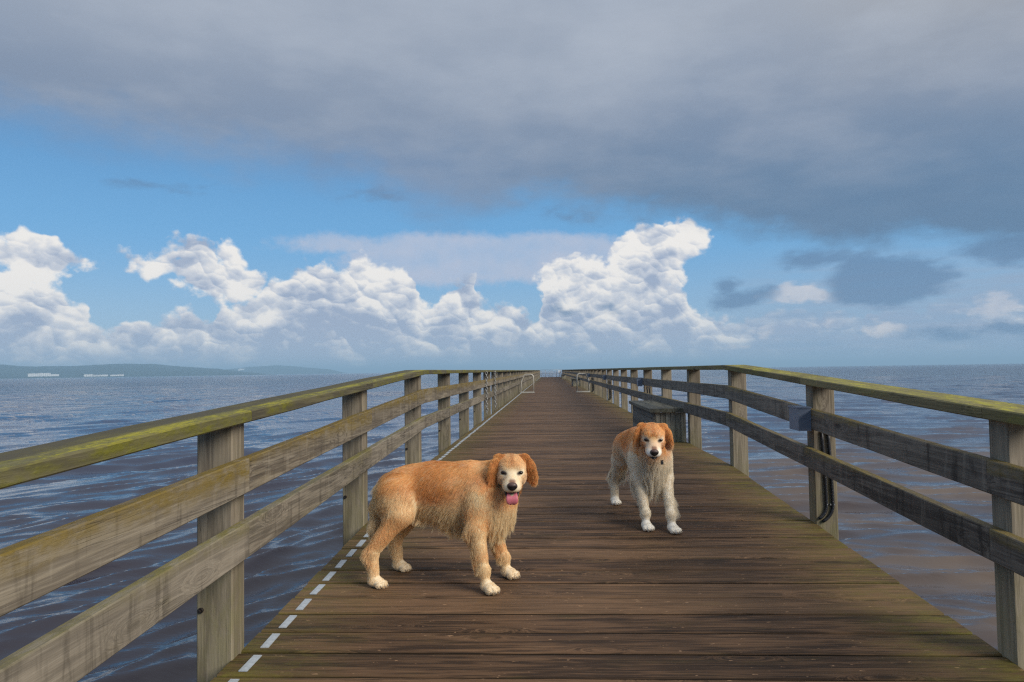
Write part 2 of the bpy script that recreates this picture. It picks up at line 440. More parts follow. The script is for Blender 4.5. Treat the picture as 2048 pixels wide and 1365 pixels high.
def make_sea():
    c0 = (0.2, -1.0)
    th = np.concatenate([np.linspace(-60, 60, 620, endpoint=False), np.linspace(60, 300, 170, endpoint=False)])
    th = np.radians(90 - th)
    r1 = 0.8 * np.exp(np.arange(0, math.log(260 / 0.8), 0.0062))
    r2 = r1[-1] * np.exp(np.arange(1, 90) * 0.052)
    rr = np.concatenate([[0.05], r1, r2]); nr, na = len(rr), len(th)
    R_, T_ = np.meshgrid(rr, th, indexing='ij')
    x = (c0[0] + R_ * np.cos(T_)).astype(np.float32); y = (c0[1] + R_ * np.sin(T_)).astype(np.float32)
    cell = (R_ * 0.0062).astype(np.float32)
    dx = np.zeros_like(x); dy = np.zeros_like(x); dz = np.zeros_like(x)
    g = np.random.default_rng(5)
    n = 180
    near = nr - len(r2)
    wB = np.clip((x[:nr - len(r2)] - 0.0) / 5.0, 0, 1); wB = wB * wB * (3 - 2 * wB)
    for i in range(n):
        sysB = i % 2; lam = 0.11 * (5.0 / 0.11) ** ((i + g.random()) / n)
        k = 2 * math.pi / lam
        d = (math.radians(84) if sysB else CREST) + g.normal() * (0.22 if lam > 0.3 else 0.42)
        peak = math.exp(-((math.log(lam / 0.44)) ** 2) / (2 * 0.58 ** 2))
        a = (0.013 + 0.046 * peak) / k
        ph = g.random() * 6.283
        kx, ky = k * math.cos(d), k * math.sin(d)
        arg = x[:near] * kx + y[:near] * ky + ph
        fade = np.clip((lam / cell[:near] - 2.0) / 2.5, 0, 1) * a * (wB if sysB else (1 - wB * 0.92)) * 1.45
        s_, c_ = np.sin(arg), np.cos(arg)
        dz[:near] += fade * s_
        dx[:near] += fade * c_ * math.cos(d) * 0.8; dy[:near] += fade * c_ * math.sin(d) * 0.8
    # gusts: groups of waves higher and lower over tens of metres
    gust = 1.0 + 0.28 * np.sin(x * 0.31 + 1.3) * np.sin(y * 0.22 + x * 0.07) + 0.18 * np.sin(x * 0.9 - y * 0.6)
    x = x + dx * gust; y = y + dy * gust; z = WATER + dz * gust
    co = np.stack([x, y, z], -1).reshape(-1, 3).astype(np.float32)
    i0 = (np.arange(nr - 1)[:, None] * na + np.arange(na)[None, :]).ravel()
    i1 = (np.arange(nr - 1)[:, None] * na + (np.arange(na)[None, :] + 1) % na).ravel()
    q = np.stack([i0, i1, i1 + na, i0 + na], 1).astype(np.int32)[:, ::-1]
    me = bpy.data.meshes.new('sea')
    me.vertices.add(len(co)); me.vertices.foreach_set('co', co.ravel())
    me.loops.add(q.size); me.loops.foreach_set('vertex_index', np.ascontiguousarray(q).ravel())
    me.polygons.add(len(q)); me.polygons.foreach_set('loop_start', np.arange(0, q.size, 4, dtype=np.int32))
    me.polygons.foreach_set('loop_total', np.full(len(q), 4, dtype=np.int32))
    me.polygons.foreach_set('use_smooth', np.ones(len(q), dtype=bool))
    me.update(calc_edges=True); me.validate()
    if me.polygons[0].normal.z < 0: me.flip_normals()
    m, t, b = new_mat('sea_water')
    pos = NX(t, t.nodes.new('ShaderNodeNewGeometry').outputs['Position'])
    px, py, pz = sep(t, pos)
    dist = (px * px + py * py).sqrt()
    big = noise(t, vec(t, px * 0.25, py * 0.6, 0.0), 0.9, 4, 0.6)
    silt = (px.step(0.5, 7.0) * py.step(8.0, 40.0, 1.0, 0.0) * (0.25 + big.step(0.35, 0.62) * 0.8))
    far_r = px.step(0.0, 30.0) * 0.35
    deep = mix(t, (dist.step(8.0, 50.0) * 0.9), (0.016, 0.013, 0.024), (0.010, 0.036, 0.100))
    wc = mix(t, (silt + far_r * 0.6).clamp(), deep, (0.115, 0.080, 0.055))
    t.links.new(wc.s, b.inputs['Base Color'])
    b.inputs['IOR'].default_value = 1.48
    t.links.new(dist.step(10.0, 400.0, 0.0, 0.12).s, b.inputs['Roughness'])
    rip = noise(t, vec(t, px * 0.7, py * 1.6, 0.0), 11.0, 4, 0.6) * 0.005
    rip2 = noise(t, vec(t, px * 0.45, py * 1.0, 0.0), 1.3, 6, 0.68) * dist.step(14.0, 220.0, 0.03, 1.5)
    bp = t.nodes.new('ShaderNodeBump'); bp.inputs['Distance'].default_value = 1.0; bp.inputs['Strength'].default_value = 0.8
    t.links.new((rip + rip2).s, bp.inputs['Height']); t.links.new(bp.outputs[0], b.inputs['Normal'])
    o = link('sea', me, m)
    tag(o, 'choppy dark blue sea around the pier, brownish over the shallows on the right', 'sea', kind='structure')
    return o


make_sea()


# ---------------------------------------------------------------- far shore
def azel(a, e, d):
    a, e = math.radians(a), math.radians(e)
    return (math.sin(a) * d, math.cos(a) * d, CAM_Z + math.tan(e) * d)


def hill(name, pts, d, depth, label, seed):
    """A wooded ridge: crest profile from azimuth/elevation, sloping to the water in front and away behind."""
    a0, a1 = pts[0][0], pts[-1][0]
    n = 260; m_ = 12; vs = []; fs = []
    for i in range(n + 1):
        a = a0 + (a1 - a0) * i / n
        e = float(np.interp(a, [p[0] for p in pts], [p[1] for p in pts]))
        for j in range(m_ + 1):
            t_ = j / m_
            if t_ <= 0.6: hh = math.sin(t_ / 0.6 * math.pi / 2) ** 1.3
            else: hh = math.cos((t_ - 0.6) / 0.4 * math.pi / 2)
            dd = d - depth * 0.6 + t_ * depth
            p = Vector(azel(a, 0, dd)); crest = azel(a, e * 1.12, d)[2] - WATER
            nz = mnoise.fractal(Vector((p.x * 0.0016, p.y * 0.0016, seed)), 0.8, 2.2, 5)
            tr = mnoise.fractal(Vector((p.x * 0.02, p.y * 0.02, seed)), 0.8, 2.2, 3)
            z = WATER - 3 + max(0.0, crest + 3) * hh * (1 + 0.10 * nz * (1 - abs(t_ - 0.6))) + tr * 2.5 * hh
            vs.append((p.x, p.y, z))
    for i in range(n):
        for j in range(m_):
            q = i * (m_ + 1) + j; fs.append((q, q + m_ + 1, q + m_ + 2, q + 1))
    me = mesh_of(name, vs, fs, True)
    o = link(name, me, hill_mat)
    return tag(o, label, 'hill', kind='structure')


hill_mat, t, b = new_mat('wooded_hill')
pos = NX(t, t.nodes.new('ShaderNodeNewGeometry').outputs['Position'])
h1 = noise(t, pos, 0.0025, 5, 0.6); h2 = noise(t, pos, 0.02, 4, 0.6)
hc = mix(t, h1.step(0.5, 0.62), (0.012, 0.022, 0.019), (0.028, 0.040, 0.028))
hc = mix(t, h2 * 0.6, hc, (0.018, 0.035, 0.022))
t.links.new(hc.s, b.inputs['Base Color']); b.inputs['Roughness'].default_value = 0.95; b.inputs['Specular IOR Level'].default_value = 0.1

hill('hills', [(-60, 0.3), (-48, 0.6), (-42, 0.8), (-37.6, 0.76), (-36.0, 0.66), (-33.48, 0.66), (-30.53, 0.76), (-28.67, 0.71), (-26.43, 0.51), (-24.78, 0.40), (-23.09, 0.21), (-21.2, 0.02), (-20.4, -0.05)],
     6200, 2600, 'long low wooded ridge, blue in the haze, on the far left shore', 3.0)
hill('hills.001', [(-27.5, 0.05), (-25.77, 0.22), (-24.78, 0.31), (-23.43, 0.4), (-22.41, 0.5), (-20.32, 0.58), (-18.17, 0.44), (-16.72, 0.27), (-15.62, 0.02), (-15.2, -0.04)],
     9000, 2400, 'hazy blue headland sloping to the water right of the ridge', 8.0)

white_wall = plain('white_render', (0.78, 0.76, 0.72), 0.8, vary=0.06, scale=0.5)
dark_glass = plain('window_glass', (0.05, 0.06, 0.08), 0.25, vary=0.2, scale=0.5)
roof_m = plain('roof_felt', (0.34, 0.32, 0.31), 0.8, vary=0.15, scale=0.5)


def building(a, e, d, w, h, dep, label, grp=None, gable=False):
    x, y, z = azel(a, e, d)
    root = empty('white_building', (x, y, z), math.radians(-a))
    bm = bmesh.new(); box(bm, -w / 2, w / 2, 0, dep, -6, h); bm_obj('wall', bm, white_wall, root)
    bm = bmesh.new()
    if gable:
        v = [bm.verts.new(p) for p in ((-w / 2 - 1, -1, h), (w / 2 + 1, -1, h), (w / 2 + 1, dep + 1, h), (-w / 2 - 1, dep + 1, h), (-w / 2 - 1, dep / 2, h + 4), (w / 2 + 1, dep / 2, h + 4))]
        for f in ((0, 1, 5, 4), (3, 4, 5, 2), (0, 4, 3), (1, 2, 5), (0, 3, 2, 1)): bm.faces.new([v[i] for i in f])
    else: box(bm, -w / 2 - 0.6, w / 2 + 0.6, -0.6, dep + 0.6, h + 0.01, h + 1.0)
    bm_obj('roof', bm, roof_m if gable else white_wall, root)
    bm = bmesh.new(); k = max(2, int(w / 9))
    for lv in range(max(1, int(h / 4))):
        for i in range(k):
            cx = -w / 2 + (i + 0.5) * w / k; box(bm, cx - 1.4, cx + 1.4, -0.12, 0.3, lv * 4 + 1.2, lv * 4 + 2.6)
    wn = bm_obj('windows', bm, dark_glass, root); wn['kind'] = 'stuff'
    tag(root, label, 'building', grp)


gB = 'white buildings on the far shore'
for i, (px_a, e_, w, h, lab) in enumerate((
        (-35.75, 0.10, 62, 14, 'long white block at the left end of the far shore row on the ridge'),
        (-35.2, 0.10, 58, 16, 'white block in the middle of the left shore row'),
        (-34.68, 0.10, 50, 9, 'low white block closing the left shore row'),
        (-32.7, 0.02, 45, 12, 'white block at the left end of the second shore cluster'),
        (-32.25, 0.00, 38, 8, 'small white block near the left of the second shore cluster'),
        (-31.8, 0.01, 42, 10, 'white block in the middle of the second shore cluster'),
        (-31.1, 0.01, 52, 9, 'long low white block right of the second shore cluster'),
        (-30.75, 0.03, 26, 7, 'smallest white block at the right end of the second shore cluster'),
        (-23.0, 0.33, 60, 14, 'lone white building high on the slope of the far headland'))):
    d_ = 4870 if i < 3 else (4775 if i < 8 else 8300)
    building(px_a, e_, d_, w, h, 30, lab, gB, gable=(i in (4, 7)))

# ---------------------------------------------------------------- haze
bm = bmesh.new(); box(bm, -26000, 26000, -26000, 26000, -9, 118)
hz_m = bpy.data.materials.new('haze_air'); hz_m.use_nodes = True
hn = hz_m.node_tree; hn.nodes.clear()
pv = hn.nodes.new('ShaderNodeVolumePrincipled'); pv.inputs['Density'].default_value = 2.1e-4
pv.inputs['Color'].default_value = (0.50, 0.77, 1.0, 1); pv.inputs['Anisotropy'].default_value = 0.0
ho = hn.nodes.new('ShaderNodeOutputMaterial'); hn.links.new(pv.outputs[0], ho.inputs['Volume'])
hz = bm_obj('haze', bm, hz_m)
hz_m.cycles.homogeneous_volume = True if hasattr(hz_m.cycles, 'homogeneous_volume') else True
tag(hz, 'thin blue haze over the water fading the far shore', 'haze', kind='stuff')

# ---------------------------------------------------------------- pier
XL, XR = -1.2476, 1.6983
KINK, SLOPE = 7.05, 0.0445
END = 98.6
PITCH = 0.206
CX_ = (XL + XR) / 2


def deck_z(y): return -SLOPE * (KINK - y) if y < KINK else 0.0


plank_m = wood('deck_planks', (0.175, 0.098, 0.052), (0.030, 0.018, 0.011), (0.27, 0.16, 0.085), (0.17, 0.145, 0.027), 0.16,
               axis='X', rough=0.68, edge_moss=(0.85, 1.65, CX_), flecks=0.45, knot=1.0, spec=0.18, gap_shade=0.85)
post_m = wood('post_timber', (0.28, 0.23, 0.165), (0.12, 0.095, 0.068), (0.40, 0.34, 0.26), (0.24, 0.23, 0.055), 0.12,
              axis='Z', rough=0.7, low_moss=0.3, side_moss=0.10)
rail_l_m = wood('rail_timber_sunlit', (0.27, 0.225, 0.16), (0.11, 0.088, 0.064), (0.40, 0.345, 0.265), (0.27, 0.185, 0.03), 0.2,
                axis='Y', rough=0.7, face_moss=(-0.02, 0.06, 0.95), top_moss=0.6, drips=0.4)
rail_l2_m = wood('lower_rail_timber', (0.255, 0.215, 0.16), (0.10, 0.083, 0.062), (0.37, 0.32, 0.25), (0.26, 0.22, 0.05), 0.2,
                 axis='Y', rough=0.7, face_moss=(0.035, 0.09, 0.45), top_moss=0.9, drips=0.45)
rail_r_m = wood('rail_timber_stained_shaded', (0.165, 0.14, 0.115), (0.045, 0.037, 0.032), (0.27, 0.235, 0.19), (0.26, 0.19, 0.045), 0.12,  # wet and stained, with this side's shade put into the base colour
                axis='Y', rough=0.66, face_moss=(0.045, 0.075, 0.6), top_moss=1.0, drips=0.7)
hand_l_m = wood('handrail_timber_mossy', (0.15, 0.13, 0.07), (0.07, 0.06, 0.04), (0.20, 0.18, 0.10), (0.20, 0.19, 0.02), 0.45,
                axis='Y', rough=0.8, top_moss=1.2, side_moss=0.5, top_dark=(-0.040, 0.0, -1.0), moss2=(0.34, 0.30, 0.02))
hand_r_m = wood('handrail_timber_patchy', (0.20, 0.165, 0.085), (0.09, 0.075, 0.04), (0.28, 0.24, 0.13), (0.24, 0.23, 0.03), 0.25,
                axis='Y', rough=0.8, top_moss=0.9, side_moss=0.3, moss2=(0.42, 0.39, 0.03))
strip_m = plain('marker_strip_metal', (0.38, 0.41, 0.43), 0.5, 0.0, vary=0.5, scale=200)
dark_m = plain('tarred_beam', (0.05, 0.042, 0.035), 0.8, vary=0.4)
bench_m = wood('bench_timber', (0.40, 0.35, 0.265), (0.16, 0.135, 0.105), (0.50, 0.45, 0.36), (0.17, 0.19, 0.05), 0.2,
               axis='Z', rough=0.72, low_moss=0.6)
bench_side_m = wood('bench_board_timber', (0.17, 0.155, 0.13), (0.07, 0.063, 0.055), (0.25, 0.23, 0.20), (0.10, 0.11, 0.04), 0.15,
                    axis='Y', rough=0.7)
bench_top_m = wood('bench_top_timber', (0.15, 0.14, 0.10), (0.065, 0.06, 0.045), (0.21, 0.20, 0.15), (0.09, 0.11, 0.03), 0.3,
                   axis='Y', rough=0.6)

pier = empty('pier', (0, 0, 0))
tag(pier, 'long timber pier of dark wet planks with mossy edges, running straight out over the sea', 'pier')

variants = [beam_mesh('plank', XR - XL + 0.004, (0.1915, 0.190, 0.193, 0.1885)[i % 4], 0.045, 0.005, 3, 0.0026, 50 + i) for i in range(8)]
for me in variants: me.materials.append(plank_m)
ys = []
yy = KINK + PITCH / 2
while yy < END: ys.append(yy); yy += PITCH
yr = []
yy = KINK - PITCH / 2
while yy > -3.3: yr.append(yy); yy -= PITCH
seq = sorted(yr + ys)
prng = random.Random(3)
far_pl = []; ns = 0; far_st = bmesh.new()
for i, y in enumerate(seq):
    z = deck_z(y)
    if i < 296:
        o = link('plank', variants[prng.randrange(8)], None, pier)
        flip = math.pi if prng.random() < 0.5 else 0.0
        o.location = (CX_ + prng.uniform(-0.003, 0.003), y + prng.uniform(-0.0012, 0.0012), z - 0.0225 + prng.uniform(-0.0012, 0.0008))
        o.rotation_euler = ((math.atan(SLOPE) if y < KINK else 0.0) * (1 if not flip else -1), prng.uniform(-0.0006, 0.0006), flip + prng.uniform(-0.0007, 0.0007))
    else: far_pl.append((y, z))
    sx, sl = -1.162, 0.069
    if -1.0 < y < 62 and ns < 290:
        if ns == 0:
            bm = bmesh.new(); box(bm, -0.0165, 0.0165, -sl, sl, 0, 0.0035)
            s0 = bm_obj('marker_strip', bm, strip_m, pier); sm = s0.data; so = s0
        else: so = link('marker_strip', sm, None, pier)
        so.location = (sx + prng.uniform(-0.004, 0.004), y + prng.uniform(-0.004, 0.004), z + 0.0008)
        so.rotation_euler = (math.atan(SLOPE) if y < KINK else 0, 0, prng.uniform(-0.03, 0.03)); ns += 1
    elif y >= 62: box(far_st, sx - 0.0165, sx + 0.0165, y - sl, y + sl, z + 0.0008, z + 0.0043)
so = bm_obj('marker_strips', far_st, strip_m, pier); so['kind'] = 'stuff'
bm = bmesh.new()
for y, z in far_pl: box(bm, XL, XR, y - 0.0985, y + 0.0985, z - 0.045, z + prng.uniform(-0.002, 0.001))
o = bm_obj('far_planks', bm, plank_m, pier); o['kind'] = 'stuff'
# bearers under the planks
for bx in (-1.12, 0.22, 1.57):
    L1 = END - KINK
    o = link('bearer', beam_mesh('bearer', L1, 0.12, 0.2, 0.004, 2), dark_m, pier)
    o.rotation_euler = (0, 0, math.pi / 2); o.location = (bx, KINK + L1 / 2, -0.15)
    Lr = KINK + 3.3
    o = link('bearer', beam_mesh('bearer', Lr, 0.12, 0.2, 0.004, 2), dark_m, pier)
    o.rotation_euler = (0, -math.atan(SLOPE), math.pi / 2); yc = (KINK - 3.3) / 2
    o.location = (bx, yc, deck_z(yc) - 0.15)
pile_me = None
for py_ in (0.85, 7.08, 13.44, 19.8, 26.16, 32.52):
    for bx in (-1.12, 1.57):
        if pile_me is None:
            bm = bmesh.new(); tube(bm, [(0, 0, -3.2), (0, 0, 0)], 0.12, 14); po = bm_obj('pile', bm, dark_m, pier); pile_me = po.data
        else: po = link('pile', pile_me, None, pier)
        po.location = (bx, py_, deck_z(py_) - 0.25)

# ---------------------------------------------------------------- railings
post_y = [-3.3, -1.2, 0.86, 2.91, 4.95, 7.08]
while post_y[-1] + 2.12 < END: post_y.append(post_y[-1] + 2.12)
post_y[-1] = min(post_y[-1], END - 0.1)
PT = 0.045
#            handrail bottom, mid top, mid bottom, low top, low bottom, then the fall of each along the ramp
RAIL = {-1: ((0.896, 0.752, 0.620, 0.489, 0.378), (0.0397, 0.0398, 0.0405, 0.0372, 0.0440)),
        1: ((0.899, 0.751, 0.628, 0.498, 0.371), (0.0457, 0.0473, 0.0482, 0.0486, 0.0473))}


def board_between(name, x0, x1, y0, y1, zt0, zb0, zt1, zb1, m, parent, seed, bevel=0.004):
    """A timber from y0 to y1 whose top and bottom run straight between the given heights; object origin at its middle."""
    r = random.Random(seed)
    cx, cy, cz = (x0 + x1) / 2, (y0 + y1) / 2, (zt0 + zb0 + zt1 + zb1) / 4
    vs, fs = [], []
    st = 5; c_ = bevel
    for i in range(st):
        t_ = i / (st - 1); y = y0 + (y1 - y0) * t_
        zt = zt0 + (zt1 - zt0) * t_; zb = zb0 + (zb1 - zb0) * t_
        j = [r.uniform(-0.0018, 0.0018) for _ in range(4)]
        if i in (0, st - 1): j = [0, 0, 0, 0]
        a0, a1, b0, b1 = x0 + j[0], x1 + j[1], zb + j[2], zt + j[3]
        for (x, z) in ((a0 + c_, b0), (a1 - c_, b0), (a1, b0 + c_), (a1, b1 - c_), (a1 - c_, b1), (a0 + c_, b1), (a0, b1 - c_), (a0, b0 + c_)):
            vs.append((x - cx, y - cy, z - cz))
    n = 8
    for i in range(st - 1):
        for k in range(n): fs.append((i * n + k, (i + 1) * n + k, (i + 1) * n + (k + 1) % n, i * n + (k + 1) % n))
    fs.append(tuple(range(n))); fs.append(tuple(range((st - 1) * n, st * n))[::-1])
    me = mesh_of(name, vs, fs)
    bmx = bmesh.new(); bmx.from_mesh(me); bmesh.ops.recalc_face_normals(bmx, faces=bmx.faces[:]); bmx.to_mesh(me); bmx.free()
    o = link(name, me, m, parent); o.location = (cx, cy, cz)
    return o


def railing(side):
    root = empty('railing', (side * abs(XL if side < 0 else XR), 0, 0))
    xi = XL if side < 0 else XR
    H_, S_ = RAIL[side]
    zz = lambda k, y: H_[k] - (S_[k] * (KINK - y) if y < KINK else 0.0)
    off = Vector((-root.location.x, 0, 0))
    pm = {}

    def shift(o): o.location = Vector(o.location) + off; return o
    hw0, hw1 = (xi - 0.145, xi + 0.055) if side < 0 else (xi - 0.055, xi + 0.145)
    rx0, rx1 = (xi + 0.0005, xi + 0.0455) if side < 0 else (xi - 0.0455, xi - 0.0005)
    px0, px1 = (xi - 0.142, xi) if side < 0 else (xi, xi + 0.142)
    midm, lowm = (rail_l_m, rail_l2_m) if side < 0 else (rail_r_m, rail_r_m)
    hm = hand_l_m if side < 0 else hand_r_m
    cache = {}
    r = random.Random(40 + side)
    for i, y in enumerate(post_y):
        top = zz(0, y) - 0.001; bot = deck_z(y) - 0.32
        key = 'lvl%d' % (i % 4) if i > 5 else i
        yj = y + r.uniform(-0.015, 0.015) if i > 5 else y
        if key not in cache:
            me = beam_mesh('post', top - bot, 0.142, 0.118, 0.005, 3, 0.0015, i)
            me.transform(Matrix.Rotation(-math.pi / 2, 4, 'Y')); me.transform(Matrix.Identity(4))
            me.materials.append(post_m)
            cache[key] = me
        o = link('post', cache[key], None, root)
        # the beam's width (0.142) runs across the pier, its thickness along it
        o.rotation_euler = (0, 0, math.pi / 2)
        o.location = ((px0 + px1) / 2 - root.location.x, yj, (top + bot) / 2)
    # mesh has length on Z, width on Y and thickness on X: turned a quarter above
    i = 0
    while i < len(post_y) - 1:                            # handrail boards, two bays each on the level stretch
        stp = 1 if i < 5 else 2
        j = min(i + stp, len(post_y) - 1)
        y0, y1 = post_y[i] + 0.0015, post_y[j] - 0.0015
        if i == 5: y0 = post_y[5] + 0.0015
        lv = i >= 5
        if lv and ('h' + str((i // 2) % 3)) in cache and j == i + 2:
            o = link('handrail_board', cache['h' + str((i // 2) % 3)], None, root)
            o.location = ((hw0 + hw1) / 2 - root.location.x, (y0 + y1) / 2, zz(0, 50) + 0.0225)
        else:
            z0, z1 = zz(0, y0), zz(0, y1)
            o = shift(board_between('handrail_board', hw0, hw1, y0, y1, z0 + 0.045, z0, z1 + 0.045, z1, hm, root, i, 0.005))
            if lv: cache['h' + str((i // 2) % 3)] = o.data
        i = j
    for nm, kt, kb, m_ in (('middle_rail_board', 1, 2, midm), ('lower_rail_board', 3, 4, lowm)):
        for i in range(len(post_y) - 1):
            y0, y1 = post_y[i] + 0.001, post_y[i + 1] - 0.001
            lv = i >= 5; key = nm + str(i % 3)
            if lv and key in cache:
                o = link(nm, cache[key], None, root)
                o.location = ((rx0 + rx1) / 2 - root.location.x + r.uniform(-0.001, 0.001), (y0 + y1) / 2, (zz(kt, 50) + zz(kb, 50)) / 2 + r.uniform(-0.004, 0.004))
            else:
                o = shift(board_between(nm, rx0, rx1, y0, y1, zz(kt, y0), zz(kb, y0), zz(kt, y1), zz(kb, y1), m_, root, i * 7 + kt))
                if lv: cache[key] = o.data
    return root


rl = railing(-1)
bolt_m = plain('rusty_bolt', (0.035, 0.028, 0.025), 0.5, 0.6, vary=0.3)
bolt_me = None
for by in post_y[2:9]:                                    # bolt ends on the near posts, just above the deck
    bm = bmesh.new() if bolt_me is None else None
    if bm is not None:
        tube(bm, [(0, 0.004, 0), (0, -0.010, 0)], 0.011, 6); tube(bm, [(0, -0.010, 0), (0, -0.022, 0)], 0.006, 8)
        ob = bm_obj('bolt', bm, bolt_m, rl); bolt_me = ob.data
    else: ob = link('bolt', bolt_me, None, rl)
    ob.location = (-0.122, by - 0.059, deck_z(by) + 0.19)
tag(rl, 'long timber railing on the left side of the pier, its handrail thick with yellow-green moss', 'railing', 'railings along the pier')
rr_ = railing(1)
tag(rr_, 'timber railing on the right side of the pier, with stained rails coloured darker for shade', 'railing', 'railings along the pier')

# ---------------------------------------------------------------- box benches against the right railing
def bench(y0, y1, label, detail=True):
    x0, x1 = 1.315, XR - 0.05
    root = empty('box_bench', ((x0 + x1) / 2, (y0 + y1) / 2, 0.0))
    ox, oy = root.location.x, root.location.y
    H = 0.372
    # front and back ends: upright boards
    n = 6
    wv = (XR - 0.004 - x0) / n
    for (yy_, s) in ((y0, -1), (y1, 1)):
        for k in range(n):
            bx0 = x0 + k * wv + 0.0012; bx1 = x0 + (k + 1) * wv - 0.0012
            bx1 = min(bx1, XR - 0.006)
            me = beam_mesh('end_board', H - 0.004 - 0.002 * (k % 3), bx1 - bx0, 0.022, 0.003, 2, 0.001, k)
            me.transform(Matrix.Rotation(-math.pi / 2, 4, 'Y')); me.transform(Matrix.Rotation(math.pi / 2, 4, 'Z'))
            o = link('end_board', me, bench_m, root)
            o.location = ((bx0 + bx1) / 2 - ox, yy_ - oy + (k % 2) * 0.0015 * s, H / 2)
    # long side facing the walkway: four level boards
    m_ = 4
    for k in range(m_):
        z0 = k * H / m_ + 0.003; z1 = (k + 1) * H / m_ - 0.002
        o = board_between('side_board', x0 - 0.024, x0 - 0.002, y0 - 0.008, y1 + 0.008, z1, z0, z1, z0, bench_side_m, root, k, 0.003)
        o.location = Vector(o.location) - Vector((ox, oy, 0))
    for yy_ in (y0 + 0.03, y1 - 0.03):                    # dark panels added behind the end boards, blocking light through the gaps
        bm = bmesh.new(); box(bm, x0 + 0.01 - ox, XR - 0.012 - ox, yy_ - 0.014 - oy, yy_ + 0.014 - oy, 0.012, H - 0.012); bm_obj('light_block_panel', bm, dark_m, root)
    # seat slabs
    m_ = 3; sx0, sx1 = x0 - 0.075, XR - 0.048
    for k in range(m_):
        a = sx0 + (sx1 - sx0) * k / m_ + 0.0025; b_ = sx0 + (sx1 - sx0) * (k + 1) / m_ - 0.0025
        o = board_between('seat_board', a, b_, y0 - 0.075, y1 + 0.075, H + 0.05, H + 0.002, H + 0.05, H + 0.002, bench_top_m, root, k + 9, 0.005)
        o.location = Vector(o.location) - Vector((ox, oy, 0))
    tag(root, label, 'bench', 'box benches along the right railing')


bench(9.36, 11.66, 'wooden box bench with dark lid right behind the paler dog')
bench(41.0, 43.3, 'second box bench, small in the distance beyond the right grab rail')
bench(78.0, 80.3, 'farthest tiny box bench near the seaward end of the pier')

# ---------------------------------------------------------------- grey boxes with cables on the right railing
grey_m = plain('grey_painted_steel', (0.13, 0.16, 0.22), 0.45, 0.0, vary=0.12, scale=40)
black_m = plain('black_rubber', (0.012, 0.012, 0.014), 0.45, vary=0.3)
steel_m = plain('galvanised_steel', (0.30, 0.30, 0.29), 0.45, 0.6, vary=0.1, scale=30)


def junction(y, dz, label):
    root = empty('junction_box', (XR - 0.046, y, 0.0))
    ox = XR - 0.046
    bm = bmesh.new(); box(bm, -0.078, 0.0, -0.16, 0.02, 0.610 + dz, 0.752 + dz); bm_obj('housing', bm, grey_m, root, 0.004)
    bm = bmesh.new(); box(bm, -0.084, 0.004, -0.166, 0.026, 0.7525 + dz, 0.762 + dz); bm_obj('lid', bm, grey_m, root, 0.003)
    yf = -0.059 - 0.009
    for k, cxo in enumerate((0.148, 0.108)):
        zb = deck_z(y)
        pts = [(cxo - 0.012 , yf, 0.60 + dz)]
        for q in range(1, 9): pts.append((cxo - 0.012 + 0.018 * math.sin(q / 9 * 1.6), yf, 0.60 + dz - q * 0.055 * (0.60 + dz - zb - 0.12) / 0.44))
        bx, _, bz = pts[-1]
        for q in range(1, 7):
            a = q / 6 * 1.15
            pts.append((bx - (0.115 - k * 0.03) * (1 - math.cos(a)), yf, bz - (0.115 - k * 0.02) * math.sin(a)))
        bm = bmesh.new(); tube(bm, pts, 0.0105, 8); bm_obj('cable', bm, black_m, root)
    for zc in (0.585 + dz, deck_z(y) + 0.33, deck_z(y) + 0.125):
        for cxo in (0.115, 0.136, 0.160):
            bm = bmesh.new(); box(bm, cxo - 0.003, cxo + 0.003, yf - 0.012, yf + 0.008, zc - 0.004, zc + 0.004)
            bm_obj('clip', bm, steel_m, root)
    tag(root, label, 'electrical box', 'grey boxes on the right railing')


junction(4.95, -0.0473 * (KINK - 4.95), 'grey steel box on the nearest right railing stretch, two black cables down its post')
junction(13.44, 0, 'second grey box with black cables, above the far end of the nearest bench')
junction(21.92, 0, 'third grey box, small, between the nearest bench and the right grab rail')
junction(30.4, 0, 'fourth grey box, tiny, beside the right grab rail')

# ---------------------------------------------------------------- grab rails of the bathing ladders
grab_m = plain('pale_painted_tube', (0.44, 0.41, 0.35), 0.45, 0.2, vary=0.08)


def grab(x_in, x_out, y, label):
    """Two bent tubes across the gap in the railing, feet on a base strip; x_in is the end over the deck."""
    s = 1 if x_out > x_in else -1
    root = empty('grab_rail', ((x_in + x_out) / 2, y, 0)); ox = root.location.x
    for k, dy in enumerate((-0.12, 0.30)):
        pts = [(x_in - ox, dy, 0.012)]
        zt = 0.76; rad = 0.13
        pts.append((x_in - ox, dy, zt - rad))
        for q in range(1, 7):
            a = q / 6 * math.pi / 2
            pts.append((x_in - ox + s * rad * (1 - math.cos(a)), dy, zt - rad + rad * math.sin(a)))
        xe = x_out - ox - s * 0.14
        pts.append((xe - s * 0.06, dy, zt)); pts.append((xe, dy, zt - 0.012))
        pts.append((x_out - ox - s * 0.02, dy, zt - 0.26)); pts.append((x_out - ox, dy, zt - 0.34))
        pts.append((x_out - ox, dy, -0.9 if False else 0.012))
        bm = bmesh.new(); tube(bm, pts, 0.021, 10); bm_obj('tube', bm, grab_m, root)
        for xx in (x_in - ox, x_out - ox):
            bm = bmesh.new(); tube(bm, [(xx, dy, 0.002), (xx, dy, 0.014)], 0.045, 14); bm_obj('foot_plate', bm, grab_m, root)
    bm = bmesh.new(); box(bm, min(x_in, x_out) - ox - 0.03, max(x_in, x_out) - ox + 0.03, -0.17, -0.075, 0.0015, 0.05)
    bm_obj('base_strip', bm, grab_m, root, 0.004)
    tag(root, label, 'grab rail', 'grab rails facing each other across the pier')


